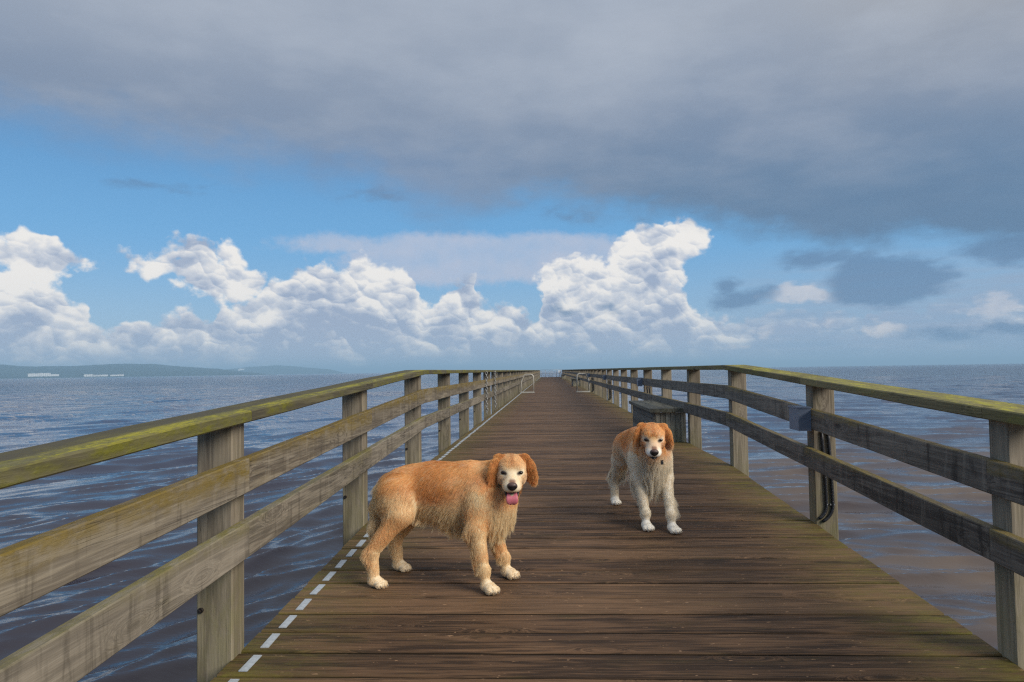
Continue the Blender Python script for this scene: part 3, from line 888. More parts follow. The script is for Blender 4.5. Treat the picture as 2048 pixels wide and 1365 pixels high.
grab(-0.66, -1.16, 30.4, 'pale bent-tube grab rail standing out from the left railing')
grab(1.13, 1.62, 30.4, 'pale bent-tube grab rail standing out from the right railing')

# ---------------------------------------------------------------- chains hanging from the left handrail
link_me = None


def chain(y, label):
    global link_me
    root = empty('hanging_chain', (XL + 0.075, y, 0.0))
    z = 0.88; k = 0
    while z > 0.14:
        if link_me is None:
            bm = bmesh.new(); pts = []
            for q in range(17):
                a = q / 16 * 2 * math.pi
                pts.append((0.020 * math.cos(a), 0, 0.032 * math.sin(a)))
            tube(bm, pts, 0.0075, 6, caps=False); o = bm_obj('chain_link', bm, steel_m, root); link_me = o.data
        else: o = link('chain_link', link_me, None, root)
        o.location = (0.004 * math.sin(k), 0, z); o.rotation_euler = (0, 0, math.pi / 2 * (k % 2)); z -= 0.049; k += 1
    bm = bmesh.new(); tube(bm, [(-0.05, 0, 0.885), (0.0, 0, 0.905), (0.006, 0, 0.90)], 0.006, 6); bm_obj('hook', bm, steel_m, root)
    tag(root, label, 'chain', 'chains hanging from the left handrail')


chain(13.72, 'nearer of two steel chains hanging from the left handrail')
chain(15.9, 'farther of two steel chains hanging from the left handrail')

# ---------------------------------------------------------------- end of the pier
white_m = plain('white_paint', (0.72, 0.73, 0.75), 0.5, vary=0.05)
er = empty('end_railing', (CX_, END - 0.12, 0))
for i, fx in enumerate((0.02, 0.22, 0.45, 0.55, 0.77, 0.98)):
    bm = bmesh.new(); xx = XL + 0.1 + fx * (XR - XL - 0.2) - CX_
    tube(bm, [(xx, 0, 0.0), (xx, 0, 0.94)], 0.022, 8); bm_obj('rail_post', bm, steel_m, er)
for zz_ in (0.955, 0.50):
    bm = bmesh.new(); tube(bm, [(XL - CX_ + 0.02, 0, zz_), (XR - CX_ - 0.02, 0, zz_)], 0.018, 8); bm_obj('cross_tube', bm, steel_m, er)
tag(er, 'thin grey metal railing closing the far end of the pier', 'railing')
sg = empty('notice_board', (1.36, END - 0.30, 0))
bm = bmesh.new(); tube(bm, [(0, 0, 0), (0, 0, 0.9)], 0.025, 8); bm_obj('pole', bm, steel_m, sg)
bm = bmesh.new(); box(bm, -0.17, 0.17, -0.05, -0.026, 0.5, 0.86); bm_obj('panel', bm, white_m, sg, 0.004)
tag(sg, 'small white board at the far right corner of the pier', 'sign')

# ---------------------------------------------------------------- dogs
def rot_mat(f, l):
    """Rows map world offsets to (forward, left, up) of a head."""
    f = np.array(f, float); f /= np.linalg.norm(f)
    l = np.array(l, float); l -= f * (l @ f); l /= np.linalg.norm(l)
    u = np.cross(f, l)
    return np.stack([f, l, u])


class Body:
    """Smoothly blended tapered limbs and ellipsoids sampled to one signed distance field."""
    def __init__(self): self.pr = []
    hs = 1.0
    def cone(self, p0, r0, p1, r1, k=0.03, part='body', sub=False):
        if part in ('head', 'jaw', 'ear'): r0, r1 = r0 * self.hs, r1 * self.hs
        self.pr.append(('c', np.array(p0, float), float(r0), np.array(p1, float), float(r1), k, part, sub))
    def ell(self, c, r, R=None, k=0.03, part='body', sub=False):
        if part in ('head', 'jaw', 'ear'): r = np.array(r) * self.hs
        self.pr.append(('e', np.array(c, float), np.array(r, float), np.eye(3) if R is None else R, None, k, part, sub))
    def chain(self, pts, k=0.03, part='body'):
        for a, b_ in zip(pts[:-1], pts[1:]): self.cone(a[0], a[1], b_[0], b_[1], k, part)
    @staticmethod
    def dist(q, p):
        if q[0] == 'c':
            a, ra, b_, rb = q[1], q[2], q[3], q[4]
            ab = b_ - a; L2 = max(ab @ ab, 1e-9)
            t_ = np.clip(((p - a) @ ab) / L2, 0, 1)
            return np.linalg.norm(p - a - t_[..., None] * ab, axis=-1) - (ra + (rb - ra) * t_)
        c_, r_, R = q[1], q[2], q[3]
        l = (p - c_) @ R.T
        k0 = np.linalg.norm(l / r_, axis=-1); k1 = np.linalg.norm(l / (r_ * r_), axis=-1)
        return k0 * (k0 - 1.0) / np.maximum(k1, 1e-6)
    def bounds(self, q, m):
        if q[0] == 'c': lo = np.minimum(q[1] - q[2], q[3] - q[4]); hi = np.maximum(q[1] + q[2], q[3] + q[4])
        else: e = np.sqrt(((q[3].T * q[2]) ** 2).sum(1)); lo, hi = q[1] - e, q[1] + e
        return lo - m, hi + m
    def field(self, p):
        d = np.full(p.shape[:-1], 1.0)
        for q in self.pr:
            dq = self.dist(q, p); k = q[5]
            if q[7]:
                dq = -dq; h = np.clip(0.5 - 0.5 * (dq * -1 + d) / k * -1, 0, 1)
                h = np.clip(0.5 + 0.5 * (dq - d) / k, 0, 1); d = d + (dq - d) * h + k * h * (1 - h)
            else:
                h = np.clip(0.5 + 0.5 * (d - dq) / k, 0, 1); d = d + (dq - d) * h - k * h * (1 - h)
        return d
    def mesh(self, cell):
        lo = np.min([self.bounds(q, 0.03)[0] for q in self.pr if not q[7]], 0); hi = np.max([self.bounds(q, 0.03)[1] for q in self.pr if not q[7]], 0)
        n = np.ceil((hi - lo) / cell).astype(int) + 1
        ax = [lo[i] + cell * np.arange(n[i]) for i in range(3)]
        D = np.full(n, 0.12, np.float32)
        for q in self.pr:
            a, b_ = self.bounds(q, 0.07)
            s = tuple(slice(max(0, int((a[i] - lo[i]) / cell)), min(n[i], int((b_[i] - lo[i]) / cell) + 2)) for i in range(3))
            g_ = np.stack(np.meshgrid(ax[0][s[0]], ax[1][s[1]], ax[2][s[2]], indexing='ij'), -1)
            dq = self.dist(q, g_).astype(np.float32); d = D[s]; k = q[5]
            if q[7]:
                dq = -dq; h = np.clip(0.5 + 0.5 * (dq - d) / k, 0, 1); D[s] = d + (dq - d) * h + k * h * (1 - h)
            else:
                h = np.clip(0.5 + 0.5 * (d - dq) / k, 0, 1); D[s] = d + (dq - d) * h - k * h * (1 - h)
        # surface nets
        sg_ = D < 0
        cs = [sg_[i:n[0] - 1 + i, j:n[1] - 1 + j, k:n[2] - 1 + k] for i in (0, 1) for j in (0, 1) for k in (0, 1)]
        cnt = sum(c_.astype(np.int8) for c_ in cs); act = (cnt > 0) & (cnt < 8)
        idx = np.full(act.shape, -1, np.int64); ii = np.argwhere(act); idx[act] = np.arange(len(ii))
        acc = np.zeros((len(ii), 3)); w = np.zeros(len(ii))
        cor = [(i, j, k) for i in (0, 1) for j in (0, 1) for k in (0, 1)]
        for a in range(8):
            for b_ in range(a + 1, 8):
                if sum(abs(cor[a][q] - cor[b_][q]) for q in range(3)) != 1: continue
                va = D[ii[:, 0] + cor[a][0], ii[:, 1] + cor[a][1], ii[:, 2] + cor[a][2]]
                vb = D[ii[:, 0] + cor[b_][0], ii[:, 1] + cor[b_][1], ii[:, 2] + cor[b_][2]]
                x_ = (va < 0) != (vb < 0)
                t_ = np.where(x_, va / np.where(x_, va - vb, 1), 0)
                pt = np.array(cor[a]) + t_[:, None] * (np.array(cor[b_]) - np.array(cor[a]))
                acc += np.where(x_[:, None], pt, 0); w += x_
        v = lo + (ii + acc / w[:, None]) * cell
        faces = []
        for axn in range(3):
            o1, o2 = [(1, 2), (2, 0), (0, 1)][axn]
            sl0 = [slice(None)] * 3; sl1 = [slice(None)] * 3
            sl0[axn] = slice(0, n[axn] - 1); sl1[axn] = slice(1, n[axn])
            ch = sg_[tuple(sl0)] != sg_[tuple(sl1)]
            e = np.argwhere(ch)
            e = e[(e[:, o1] > 0) & (e[:, o2] > 0) & (e[:, o1] < n[o1] - 1) & (e[:, o2] < n[o2] - 1)]
            ins = sg_[e[:, 0], e[:, 1], e[:, 2]]
            def cell_i(d1, d2):
                c_ = e.copy(); c_[:, o1] -= d1; c_[:, o2] -= d2
                return idx[c_[:, 0], c_[:, 1], c_[:, 2]]
            q = np.stack([cell_i(0, 0), cell_i(1, 0), cell_i(1, 1), cell_i(0, 1)], 1)
            q[~ins] = q[~ins][:, ::-1]
            faces.append(q)
        F = np.concatenate(faces); F = F[(F >= 0).all(1)]
        return v, F


def grad(body, p, e=0.004):
    g_ = np.zeros_like(p)
    for i in range(3):
        o_ = np.zeros(3); o_[i] = e; g_[:, i] = body.field(p + o_) - body.field(p - o_)
    return g_ / np.maximum(np.linalg.norm(g_, axis=1, keepdims=True), 1e-9)


def sst(x, a, b_): t_ = np.clip((x - a) / (b_ - a), 0, 1); return t_ * t_ * (3 - 2 * t_)


def vnoise(p, s, seed=0):
    """Cheap smooth value noise on numpy points, -1..1."""
    q = p * s; i = np.floor(q).astype(np.int64); f_ = q - i; f_ = f_ * f_ * (3 - 2 * f_)
    out = 0
    for dx in (0, 1):
        for dy in (0, 1):
            for dz in (0, 1):
                h = ((i[:, 0] + dx) * 73856093) ^ ((i[:, 1] + dy) * 19349663) ^ ((i[:, 2] + dz) * 83492791) ^ (seed * 2654435)
                h = (h ^ (h >> 13)) * 1274126177; h = (h ^ (h >> 16)) & 0xffff
                w = (f_[:, 0] if dx else 1 - f_[:, 0]) * (f_[:, 1] if dy else 1 - f_[:, 1]) * (f_[:, 2] if dz else 1 - f_[:, 2])
                out = out + w * (h / 32767.5 - 1)
    return out


def lin(c_): return np.array(srgb(*c_))


def make_dog(name, label, J, C, seed, n_hair):
    """J: joints in body space (forward, left, up); C: coat settings."""
    B = Body()
    A = lambda *v: np.array(v, float)
    gz = J['ground']                                       # ground height at each paw
    B.hs = J.get('head_scale', 1.0)
    hc, hf, hl = A(*J['head']), A(*J['head_fwd']), A(*J['head_left'])
    R = rot_mat(hf, hl)
    hs = J.get('head_scale', 1.0)
    H = lambda f_, s_, u_: hc + R.T @ A(f_, s_, u_) * hs
    sp = J['spine']                                        # bends the rump sideways
    ry = lambda x_: sp * max(0.0, -x_) * 1.0
    # trunk
    B.ell((0.145, 0, 0.447), (0.20, 0.112, 0.146), k=0.05)
    B.ell((-0.03, ry(-0.02), 0.472), (0.215, 0.106, 0.136), k=0.06)
    B.ell((-0.185, ry(-0.2), 0.468), (0.118, 0.102, 0.110), k=0.05)
    B.ell((0.165, 0, 0.515), (0.10, 0.07, 0.09), k=0.05)
    B.ell((0.300, 0, 0.405), (0.078, 0.090, 0.105), k=0.05)
    B.ell((-0.262, ry(-0.3), 0.472), (0.05, 0.05, 0.055), k=0.04)
    # neck
    nb = A(0.20, 0, 0.480)
    mid = (nb * 0.5 + H(-0.06, 0, -0.03) * 0.5) + A(0, 0, 0.0)
    B.cone(nb, 0.103, mid, 0.088, 0.04, 'neck'); B.cone(mid, 0.086, H(-0.050, 0, -0.022), 0.060, 0.03, 'neck')
    B.cone((0.265, 0, 0.41), 0.088, H(-0.03, 0, -0.07), 0.045, 0.04, 'neck')
    # legs
    for sd, nm in ((-1, 'r'), (1, 'l')):
        px_, py_ = J['fore_' + nm]; z0 = gz['fore_' + nm]
        sh = A(0.225, 0.078 * sd, 0.43); el_ = A(0.212 + (px_ - 0.28) * 0.45, 0.092 * sd * 0.6 + py_ * 0.4, 0.300)
        B.ell((0.225, 0.072 * sd, 0.405), (0.072, 0.052, 0.120), k=0.045)
        wr = A(px_ - 0.016, py_ * 0.97, 0.105 + z0)
        B.cone(sh, 0.058, el_, 0.044, 0.04, 'leg')
        B.cone(el_, 0.041, wr, 0.0235, 0.03, 'leg')
        B.ell(wr, (0.0255, 0.0245, 0.03), k=0.015, part='leg'); B.cone(wr, 0.0235, (px_ - 0.008, py_, 0.035 + z0), 0.0225, 0.018, 'leg')
        yaw = J['toe_' + nm]; fx, fy = math.cos(yaw), math.sin(yaw)
        B.ell((px_ + 0.012 * fx, py_ + 0.012 * fy, 0.027 + z0), (0.043, 0.032, 0.026), rot_mat((fx, fy, 0), (-fy, fx, 0)), 0.018, 'paw')
        for q, (tf, ts) in enumerate(((0.038, -0.0265), (0.052, -0.0095), (0.052, 0.0095), (0.038, 0.0265))):
            B.ell((px_ + tf * fx - ts * fy, py_ + tf * fy + ts * fx, 0.0175 + z0), (0.020, 0.0112, 0.0165), rot_mat((fx, fy, 0), (-fy, fx, 0)), 0.0045, 'paw')
        # hind
        px_, py_ = J['hind_' + nm]; z0 = gz['hind_' + nm]; yb = ry(px_)
        hip = A(-0.215, 0.062 * sd + ry(-0.235), 0.46)
        kn = A(px_ + 0.112, 0.088 * sd * 0.6 + 0.4 * (py_) + yb * 0.6, 0.362)
        hk = A(px_ - 0.026, py_ * 0.98, 0.168 + z0)
        B.cone(hip, 0.088, kn, 0.050, 0.05, 'thigh'); B.ell((hip + kn) / 2 + A(-0.018, 0.008 * sd, -0.012), (0.090, 0.050, 0.095), k=0.05, part='thigh')
        B.cone(kn + A(-0.01, 0, -0.01), 0.054, hk + A(0.004, 0, 0.02), 0.031, 0.04, 'leg')
        B.ell(hk + A(-0.012, 0, 0), (0.026, 0.022, 0.03), k=0.02, part='leg')
        B.cone(hk + A(-0.006, 0, 0), 0.0275, (px_ - 0.026, py_, 0.040 + z0), 0.026, 0.02, 'leg')
        yaw = J['toe_' + nm] * 0.5; fx, fy = math.cos(yaw), math.sin(yaw)
        B.ell((px_ - 0.012 * fx, py_ - 0.012 * fy, 0.026 + z0), (0.044, 0.030, 0.025), rot_mat((fx, fy, 0), (-fy, fx, 0)), 0.018, 'paw')
        for q, (tf, ts) in enumerate(((0.017, -0.025), (0.031, -0.009), (0.031, 0.009), (0.017, 0.025))):
            B.ell((px_ + tf * fx - ts * fy, py_ + tf * fy + ts * fx, 0.0165 + z0), (0.019, 0.0108, 0.0158), rot_mat((fx, fy, 0), (-fy, fx, 0)), 0.0045, 'paw')
    B.chain([(A(*t_[:3]), t_[3]) for t_ in J['tail']], 0.03, 'tail')
    # head: skull, brow, cheeks, stop, muzzle, flews, jaw
    B.ell(H(-0.005, 0, 0.004), (0.074, 0.058, 0.056), R, 0.03, 'head')
    B.ell(H(0.030, 0, 0.024), (0.038, 0.048, 0.034), R, 0.025, 'head')
    for sd in (-1, 1):
        B.ell(H(0.030, 0.033 * sd, -0.022), (0.046, 0.027, 0.038), R, 0.025, 'head')
        B.ell(H(0.052, 0.027 * sd, 0.024), (0.018, 0.018, 0.013), R, 0.014, 'head')
        B.ell(H(0.100, 0.0195 * sd, -0.042), (0.045, 0.0205, 0.0245), R, 0.014, 'head')
        B.ell(H(0.0555, 0.0345 * sd, 0.0045), (0.012, 0.0160, 0.0115), R, 0.006, 'head')       # eye sockets
    for sd in (-1, 1): B.ell(H(0.002, 0.032 * sd, 0.024), (0.038, 0.028, 0.028), R, 0.025, 'head')
    B.cone(H(0.045, 0, -0.016), 0.036, H(0.128, 0, -0.034), 0.0245, 0.018, 'head')
    op = J['mouth']
    B.cone(H(0.020, 0, -0.055), 0.034, H(0.075, 0, -0.060 - op * 0.35), 0.022, 0.02, 'jaw')
    B.cone(H(0.075, 0, -0.060 - op * 0.35), 0.021, H(0.118, 0, -0.060 - op), 0.0135, 0.008, 'jaw')
    for sd in (-1, 1):                                     # ears: a folded root and a hanging flap
        eo = J['ear_out_' + ('r' if sd < 0 else 'l')]
        B.ell(H(-0.010, 0.052 * sd, 0.047), (0.026, 0.024, 0.016), R, 0.014, 'ear')
        efr = J['ear_fwd_' + ('r' if sd < 0 else 'l')]; top = H(efr * 0.5, 0.068 * sd, 0.046); bot = H(0.004 + efr, (0.072 + eo) * sd, J['ear_low'])
        ax_ = (bot - top); ax_ /= np.linalg.norm(ax_)
        flat = R.T @ A(-0.80, 0.60 * sd, 0.0)              # flap's thin direction
        Re = rot_mat(ax_, flat)
        B.ell(top * 0.45 + bot * 0.55, (0.050, 0.0080, 0.032), Re, 0.008, 'ear')
        B.ell(top * 0.72 + bot * 0.28, (0.035, 0.012, 0.028), Re, 0.012, 'ear')
    V, F = B.mesh(0.0058)
    me = bpy.data.meshes.new('dog_body'); me.from_pydata(V.tolist(), [], F.tolist()); me.update()
    bmx = bmesh.new(); bmx.from_mesh(me); bmesh.ops.recalc_face_normals(bmx, faces=bmx.faces[:])
    bmesh.ops.smooth_vert(bmx, verts=bmx.verts[:], factor=0.5, use_axis_x=True, use_axis_y=True, use_axis_z=True)
    bmx.to_mesh(me); bmx.free()
    me.polygons.foreach_set('use_smooth', [True] * len(me.polygons))

    parts = {}
    for q in B.pr:
        if not q[7]: parts.setdefault(q[6], []).append(q)

    def pdist(nm_, p):
        return np.min([B.dist(q, p) for q in parts[nm_]], 0)

    hx = lambda p: (p - hc) @ R.T / hs

    def regions(p):
        dh = pdist('head', p); dj = pdist('jaw', p); de = pdist('ear', p); db = pdist('body', p); dn = pdist('neck', p)
        dl = pdist('leg', p); dp = pdist('paw', p); dt = pdist('tail', p); dth = pdist('thigh', p)
        h = np.minimum(dh, dj)
        w = {}
        w['head'] = sst(np.minimum(np.minimum(db, dn), 1) - h, -0.022, 0.006) * sst(hx(p)[:, 0], -0.055, -0.02)
        w['ear'] = sst(np.minimum(dh, dn) - de, -0.004, 0.006) * sst(de, 0.035, 0.015)
        w['leg'] = sst(np.minimum(db, dth) - np.minimum(dl, dp), -0.02, 0.012)
        w['paw'] = sst(dl - dp, -0.012, 0.004) * w['leg']
        w['tail'] = sst(np.minimum(np.minimum(db, dth), dl) - dt, -0.006, 0.010) * sst(dt, 0.03, 0.012)
        w['thigh'] = sst(db - dth, -0.02, 0.02)
        return w

    gold, deep, cream, white = lin(C['gold']), lin(C['deep']), lin(C['cream']), lin(C['white'])
    pink = lin((150, 105, 88))

    def coat(p, w):
        n = len(p)
        m1 = vnoise(p * A(0.6, 1, 1.3), 14, seed)[:, None]; m2 = vnoise(p * A(0.5, 1, 1.0), 45, seed + 1)[:, None]
        x_, y_, z_ = p[:, 0:1], p[:, 1:2], p[:, 2:3]
        c_ = np.tile(gold, (n, 1))
        L = lambda a, b_, t_: a + (b_ - a) * np.clip(t_, 0, 1)
        c_ = L(c_, deep, (sst(m1, 0.0, 0.7) * 0.6 + sst(m2, 0.1, 0.9) * 0.45))
        m3 = vnoise(p * A(0.35, 1, 0.8), 26, seed + 2)[:, None]; c_ = L(c_, cream, sst(m2, 0.2, 0.9) * 0.35 + sst(m3, 0.1, 0.8) * 0.35); c_ = L(c_, deep, sst(m3, -0.1, -0.7) * 0.4)
        sad = np.exp(-((x_ + 0.02) / 0.13) ** 2) * sst(z_, 0.36, 0.46)       # redder saddle
        c_ = L(c_, deep, sad * 0.55)
        low = sst(z_ + m1 * 0.03, C['belly'] + 0.055, C['belly'] - 0.045)
        c_ = L(c_, cream, low * 0.9)
        bib = sst(x_, 0.22, 0.30) * sst(z_, C['bib'] + 0.08, C['bib'] - 0.06)
        c_ = L(c_, cream, bib * C['bib_amt'])
        sho = np.exp(-(((x_ - 0.2) / 0.09) ** 2 + ((z_ - 0.40) / 0.12) ** 2))
        c_ = L(c_, cream, sho * 0.55)
        th = w['thigh'][:, None]
        c_ = L(c_, L(gold, cream, 0.62 + m1 * 0.35), th * sst(z_, 0.53, 0.42))
        c_ = L(c_, cream, sst(x_, -0.26, -0.33) * sst(z_, 0.56, 0.5) * 0.9)
        lg = w['leg'][:, None]
        legc = L(L(cream, gold, 0.30 * C['leg_gold'] + 0.35 * m1 * C['leg_gold']), white, sst(z_, 0.10, 0.03))
        c_ = L(c_, legc, lg * 0.95)
        c_ = L(c_, gold, lg * sst(m1, -0.1, 0.5) * sst(z_, 0.10, 0.18) * 0.5 * C['leg_gold'])
        c_ = L(c_, white, w['paw'][:, None] * 0.8)
        c_ = L(c_, L(cream, white, 0.4 + m1 * 0.4), w['tail'][:, None] * sst(z_, 0.50, 0.42))
        # head
        q = hx(p); f_, s_, u_ = q[:, 0:1], np.abs(q[:, 1:2]), q[:, 2:3]
        hd = w['head'][:, None]
        hcol = L(gold, cream, C['brow'] + m2 * 0.2)
        blaze = L(hcol, deep, sst(s_, 0.012, 0.004) * sst(u_, 0.02, 0.05) * 0.5)
        face = sst(f_, 0.015, 0.055) * sst(u_ + m2 * 0.008, 0.046 + C['face_up'], -0.004 + C['face_up'])
        face = face * (1 - (1 - C['cheek']) * sst(s_, 0.030, 0.050) * sst(u_, 0.004, -0.02))
        hcol = L(blaze, white, face * C['face'])
        ring = np.exp(-(((s_ - 0.039) / 0.016) ** 2 + ((u_ - 0.012) / 0.012) ** 2)) * sst(f_, 0.03, 0.05)
        hcol = L(hcol, white, ring * C['ring'])
        tear = np.exp(-(((s_ - 0.026) / 0.006) ** 2)) * sst(f_, 0.055, 0.065) * sst(f_, 0.105, 0.08) * sst(u_, 0.003, -0.008)
        hcol = L(hcol, L(deep, cream, 0.35), tear * 0.45)
        hcol = hcol * (1 + 0.10 * m2)
        muz = sst(f_, 0.10, 0.125)
        hcol = L(hcol, white, muz * sst(u_, -0.010, -0.030) * 0.9)
        hcol = L(hcol, deep * 0.8, C['mask'] * sst(s_, 0.022, 0.040) * sst(u_, 0.0, -0.02) * sst(f_, 0.09, 0.06))
        hcol = L(hcol, lin((120, 76, 56)), sst(f_, 0.108, 0.132) * sst(s_, 0.020, 0.008) * sst(u_, -0.034, -0.014) * 0.9)
        c_ = L(c_, hcol, hd)
        lips = sst(f_, 0.02, 0.04) * sst(np.abs(u_ + 0.062 + op * 0.15), 0.010 + op * 0.2, 0.004) * hd * (1 if op > 0.01 else 0.6)
        c_ = L(c_, np.array([0.012, 0.009, 0.009]), lips * 0.9)
        ey = np.exp(-(((s_ - 0.0345) / 0.0175) ** 2 + ((u_ - 0.0045) / 0.0105) ** 2)) * sst(f_, 0.03, 0.05)
        c_ = L(c_, np.array([0.03, 0.018, 0.012]), sst(ey, 0.35, 0.75) * hd)
        earc = L(gold, deep, 0.25 + m1 * 0.5 + m2 * 0.35)
        earc = L(earc, cream, C['ear_light'] * sst(u_, -0.0, -0.08))
        c_ = L(c_, earc, w['ear'][:, None])
        th_ = sst(f_, 0.05, -0.02) * sst(u_, -0.03, -0.09) * sst(s_, 0.10, 0.05)
        return np.clip(c_, 0.004, 0.95)

    skin, t_, b_ = new_mat(name + '_skin')
    at = t_.nodes.new('ShaderNodeAttribute'); at.attribute_name = 'coat'
    hsv = mix(t_, 0.06, NX(t_, at.outputs['Color']), (0.05, 0.03, 0.02))
    t_.links.new(hsv.s, b_.inputs['Base Color']); b_.inputs['Roughness'].default_value = 0.8
    W = regions(V)
    cc = coat(V, W)
    at_ = me.attributes.new('coat', 'FLOAT_COLOR', 'POINT')
    at_.data.foreach_set('color', np.concatenate([cc, np.ones((len(cc), 1))], 1).astype(np.float32).ravel())
    root = empty('dog', J['at'], J['heading'])
    bo = link('body', me, skin, root)
    tag(root, label, 'dog')

    # --- fur
    g_ = np.random.default_rng(seed)
    me.calc_loop_triangles()
    tri = np.empty(len(me.loop_triangles) * 3, np.int32); me.loop_triangles.foreach_get('vertices', tri); tri = tri.reshape(-1, 3)
    co = np.empty(len(me.vertices) * 3, np.float32); me.vertices.foreach_get('co', co); co = co.reshape(-1, 3).astype(float)
    p0, p1, p2 = co[tri[:, 0]], co[tri[:, 1]], co[tri[:, 2]]
    area = np.linalg.norm(np.cross(p1 - p0, p2 - p0), axis=1)
    cen = (p0 + p1 + p2) / 3
    hq = hx(cen); nh = np.exp(-((np.linalg.norm(hq, axis=1)) / 0.13) ** 4)
    cz = cen[:, 2]; wt = area * (1 + 5.5 * nh + 0.9 * sst(cz, 0.34, 0.26))
    pick = g_.choice(len(tri), n_hair, p=wt / wt.sum())
    u1, u2 = g_.random((2, n_hair)); fl = u1 + u2 > 1; u1[fl] = 1 - u1[fl]; u2[fl] = 1 - u2[fl]
    P_ = p0[pick] + (p1 - p0)[pick] * u1[:, None] + (p2 - p0)[pick] * u2[:, None]
    N_ = grad(B, P_)
    w = regions(P_)
    q = hx(P_); f_, s_, u_ = q[:, 0], np.abs(q[:, 1]), q[:, 2]
    # no hair on the eyes, nose pad, inside the mouth
    bare = (w['head'] > 0.5) & (((s_ - 0.0345) / 0.0185) ** 2 + ((u_ - 0.0045) / 0.0125) ** 2 < 1) & (f_ > 0.03)
    bare |= (w['head'] > 0.5) & (f_ > 0.136) & (u_ > -0.045)
    bare |= (w['head'] > 0.5) & (np.abs(u_ + 0.062 + op * 0.15) < 0.003 + op * 0.28) & (f_ > 0.035) & (s_ < 0.035)
    keep = ~bare
    P_, N_ = P_[keep], N_[keep]; w = {k_: v_[keep] for k_, v_ in w.items()}
    q, f_, s_, u_ = q[keep], f_[keep], s_[keep], u_[keep]; n = len(P_)
    x_, y_, z_ = P_.T
    # lie of the coat
    flow = np.tile(A(-1.0, 0, -0.45), (n, 1))
    side = np.clip(np.abs(N_[:, 1]), 0, 1)
    flow[:, 2] -= side * 0.45 + sst(z_, 0.42, 0.30) * 0.9
    flow[:, 0] *= (1 - 0.5 * sst(z_, 0.40, 0.30))
    ch = sst(x_, 0.20, 0.30)[:, None]; flow = flow * (1 - ch) + A(-0.12, 0, -1.0) * ch
    lg = np.maximum(w['leg'], w['tail'])[:, None]; flow = flow * (1 - lg) + A(-0.28, 0, -1.0) * lg
    flow[:, 1] += np.sign(y_) * C['splay'] * np.where(y_ > 0, 1.0, 0.1) * w['leg'] * sst(-N_[:, 0], 0.1, 0.7)
    pw = w['paw'][:, None]; flow = flow * (1 - pw) + A(0.9, 0, -0.5) * pw
    hdf = -R.T[:, 0] * 1.0 + R.T[:, 2] * 0.10
    hd = w['head'][:, None]; flow = flow * (1 - hd) + (hdf + R.T[:, 1] * (np.sign(q[:, 1]) * s_ * 9)[:, None]) * hd
    er_ = w['ear'][:, None]; flow = flow * (1 - er_) + (A(0, 0, -1.0) + R.T[:, 1] * (np.sign(q[:, 1]) * 0.22)[:, None]) * er_
    sw_ = np.stack([vnoise(P_, 11, seed + 5), vnoise(P_, 11, seed + 6), vnoise(P_, 11, seed + 7)], 1)
    flow += sw_ * 0.62 * (1 - hd * 0.8)
    flow -= N_ * (flow * N_).sum(1, keepdims=True)
    flow /= np.maximum(np.linalg.norm(flow, axis=1, keepdims=True), 1e-6)
    # length
    Ln = np.full(n, 0.033)
    Ln = np.where(z_ < 0.60, Ln, Ln)
    bel = sst(-N_[:, 2], -0.30, 0.5) * sst(z_, 0.42, 0.30) * (1 - w['leg']) * (1 - w['head']) * sst(x_, -0.19, -0.08)
    Ln += bel * C['fringe']
    Ln += sst(x_, 0.20, 0.30) * (1 - w['leg']) * (1 - w['head']) * 0.018
    Ln += sst(-N_[:, 0], 0.2, 0.8) * sst(x_, -0.15, -0.25) * (1 - w['leg']) * 0.018
    back_leg = sst(-N_[:, 0], 0.15, 0.8)
    thl = w['thigh'] * sst(z_, 0.44, 0.34)
    Ln *= 1 - 0.45 * thl
    leg_l = 0.017 + back_leg * sst(z_, 0.07, 0.16) * C['feather'] * np.where(x_ > 0, 1.2, 0.8)
    Ln = Ln * (1 - w['leg']) + leg_l * w['leg']
    Ln = Ln * (1 - w['paw']) + 0.009 * w['paw']
    Ln = Ln * (1 - w['tail']) + 0.062 * w['tail']
    hl_ = 0.0066 + sst(u_, 0.016, 0.036) * 0.005 + sst(s_, 0.030, 0.042) * sst(u_, 0.0, -0.02) * 0.009 + sst(f_, 0.03, -0.04) * 0.012 + sst(s_, 0.045, 0.07) * 0.008
    Ln = Ln * (1 - w['head']) + hl_ * w['head']
    Ln = Ln * (1 - w['ear']) + (0.016 + 0.014 * sst(u_, 0.03, -0.05)) * w['ear']
    Ln *= 0.72 + 0.5 * g_.random(n)
    lift = 0.30 + 0.04 * w['leg'] + 0.14 * w['head'] + bel * 0.1
    lift = lift + w['tail'] * 0.15
    D0 = flow + N_ * lift[:, None] + g_.normal(size=(n, 3)) * 0.06
    D0 /= np.linalg.norm(D0, axis=1, keepdims=True)
    K_ = 5
    pts = np.zeros((n, K_, 3)); pts[:, 0] = P_ - N_ * 0.0015
    d = D0.copy(); droop = np.clip(Ln / 0.05, 0, 1.6) * 0.30 * (1 - w['paw'])
    for k_ in range(1, K_):
        pts[:, k_] = pts[:, k_ - 1] + d * (Ln / (K_ - 1))[:, None]
        d = d + A(0, 0, -1) * droop[:, None] + (flow - N_ * (0.22 - 0.22 * w['leg'] - 0.15 * w['head'])[:, None]) * 0.18
        d /= np.linalg.norm(d, axis=1, keepdims=True)
    # locks: strands of one small cell bend to a common tip
    cs = (0.011 + 0.010 * sst(Ln, 0.03, 0.08))
    cellq = np.floor((P_ + 0.004 * np.stack([vnoise(P_, 90, 1), vnoise(P_, 90, 2), vnoise(P_, 90, 3)], 1)) / cs[:, None].round(3)).astype(np.int64)
    key = cellq[:, 0] * 1000003 + cellq[:, 1] * 10007 + cellq[:, 2]
    _, inv = np.unique(key, return_inverse=True); inv = inv.ravel()
    cntc = np.bincount(inv).astype(float)
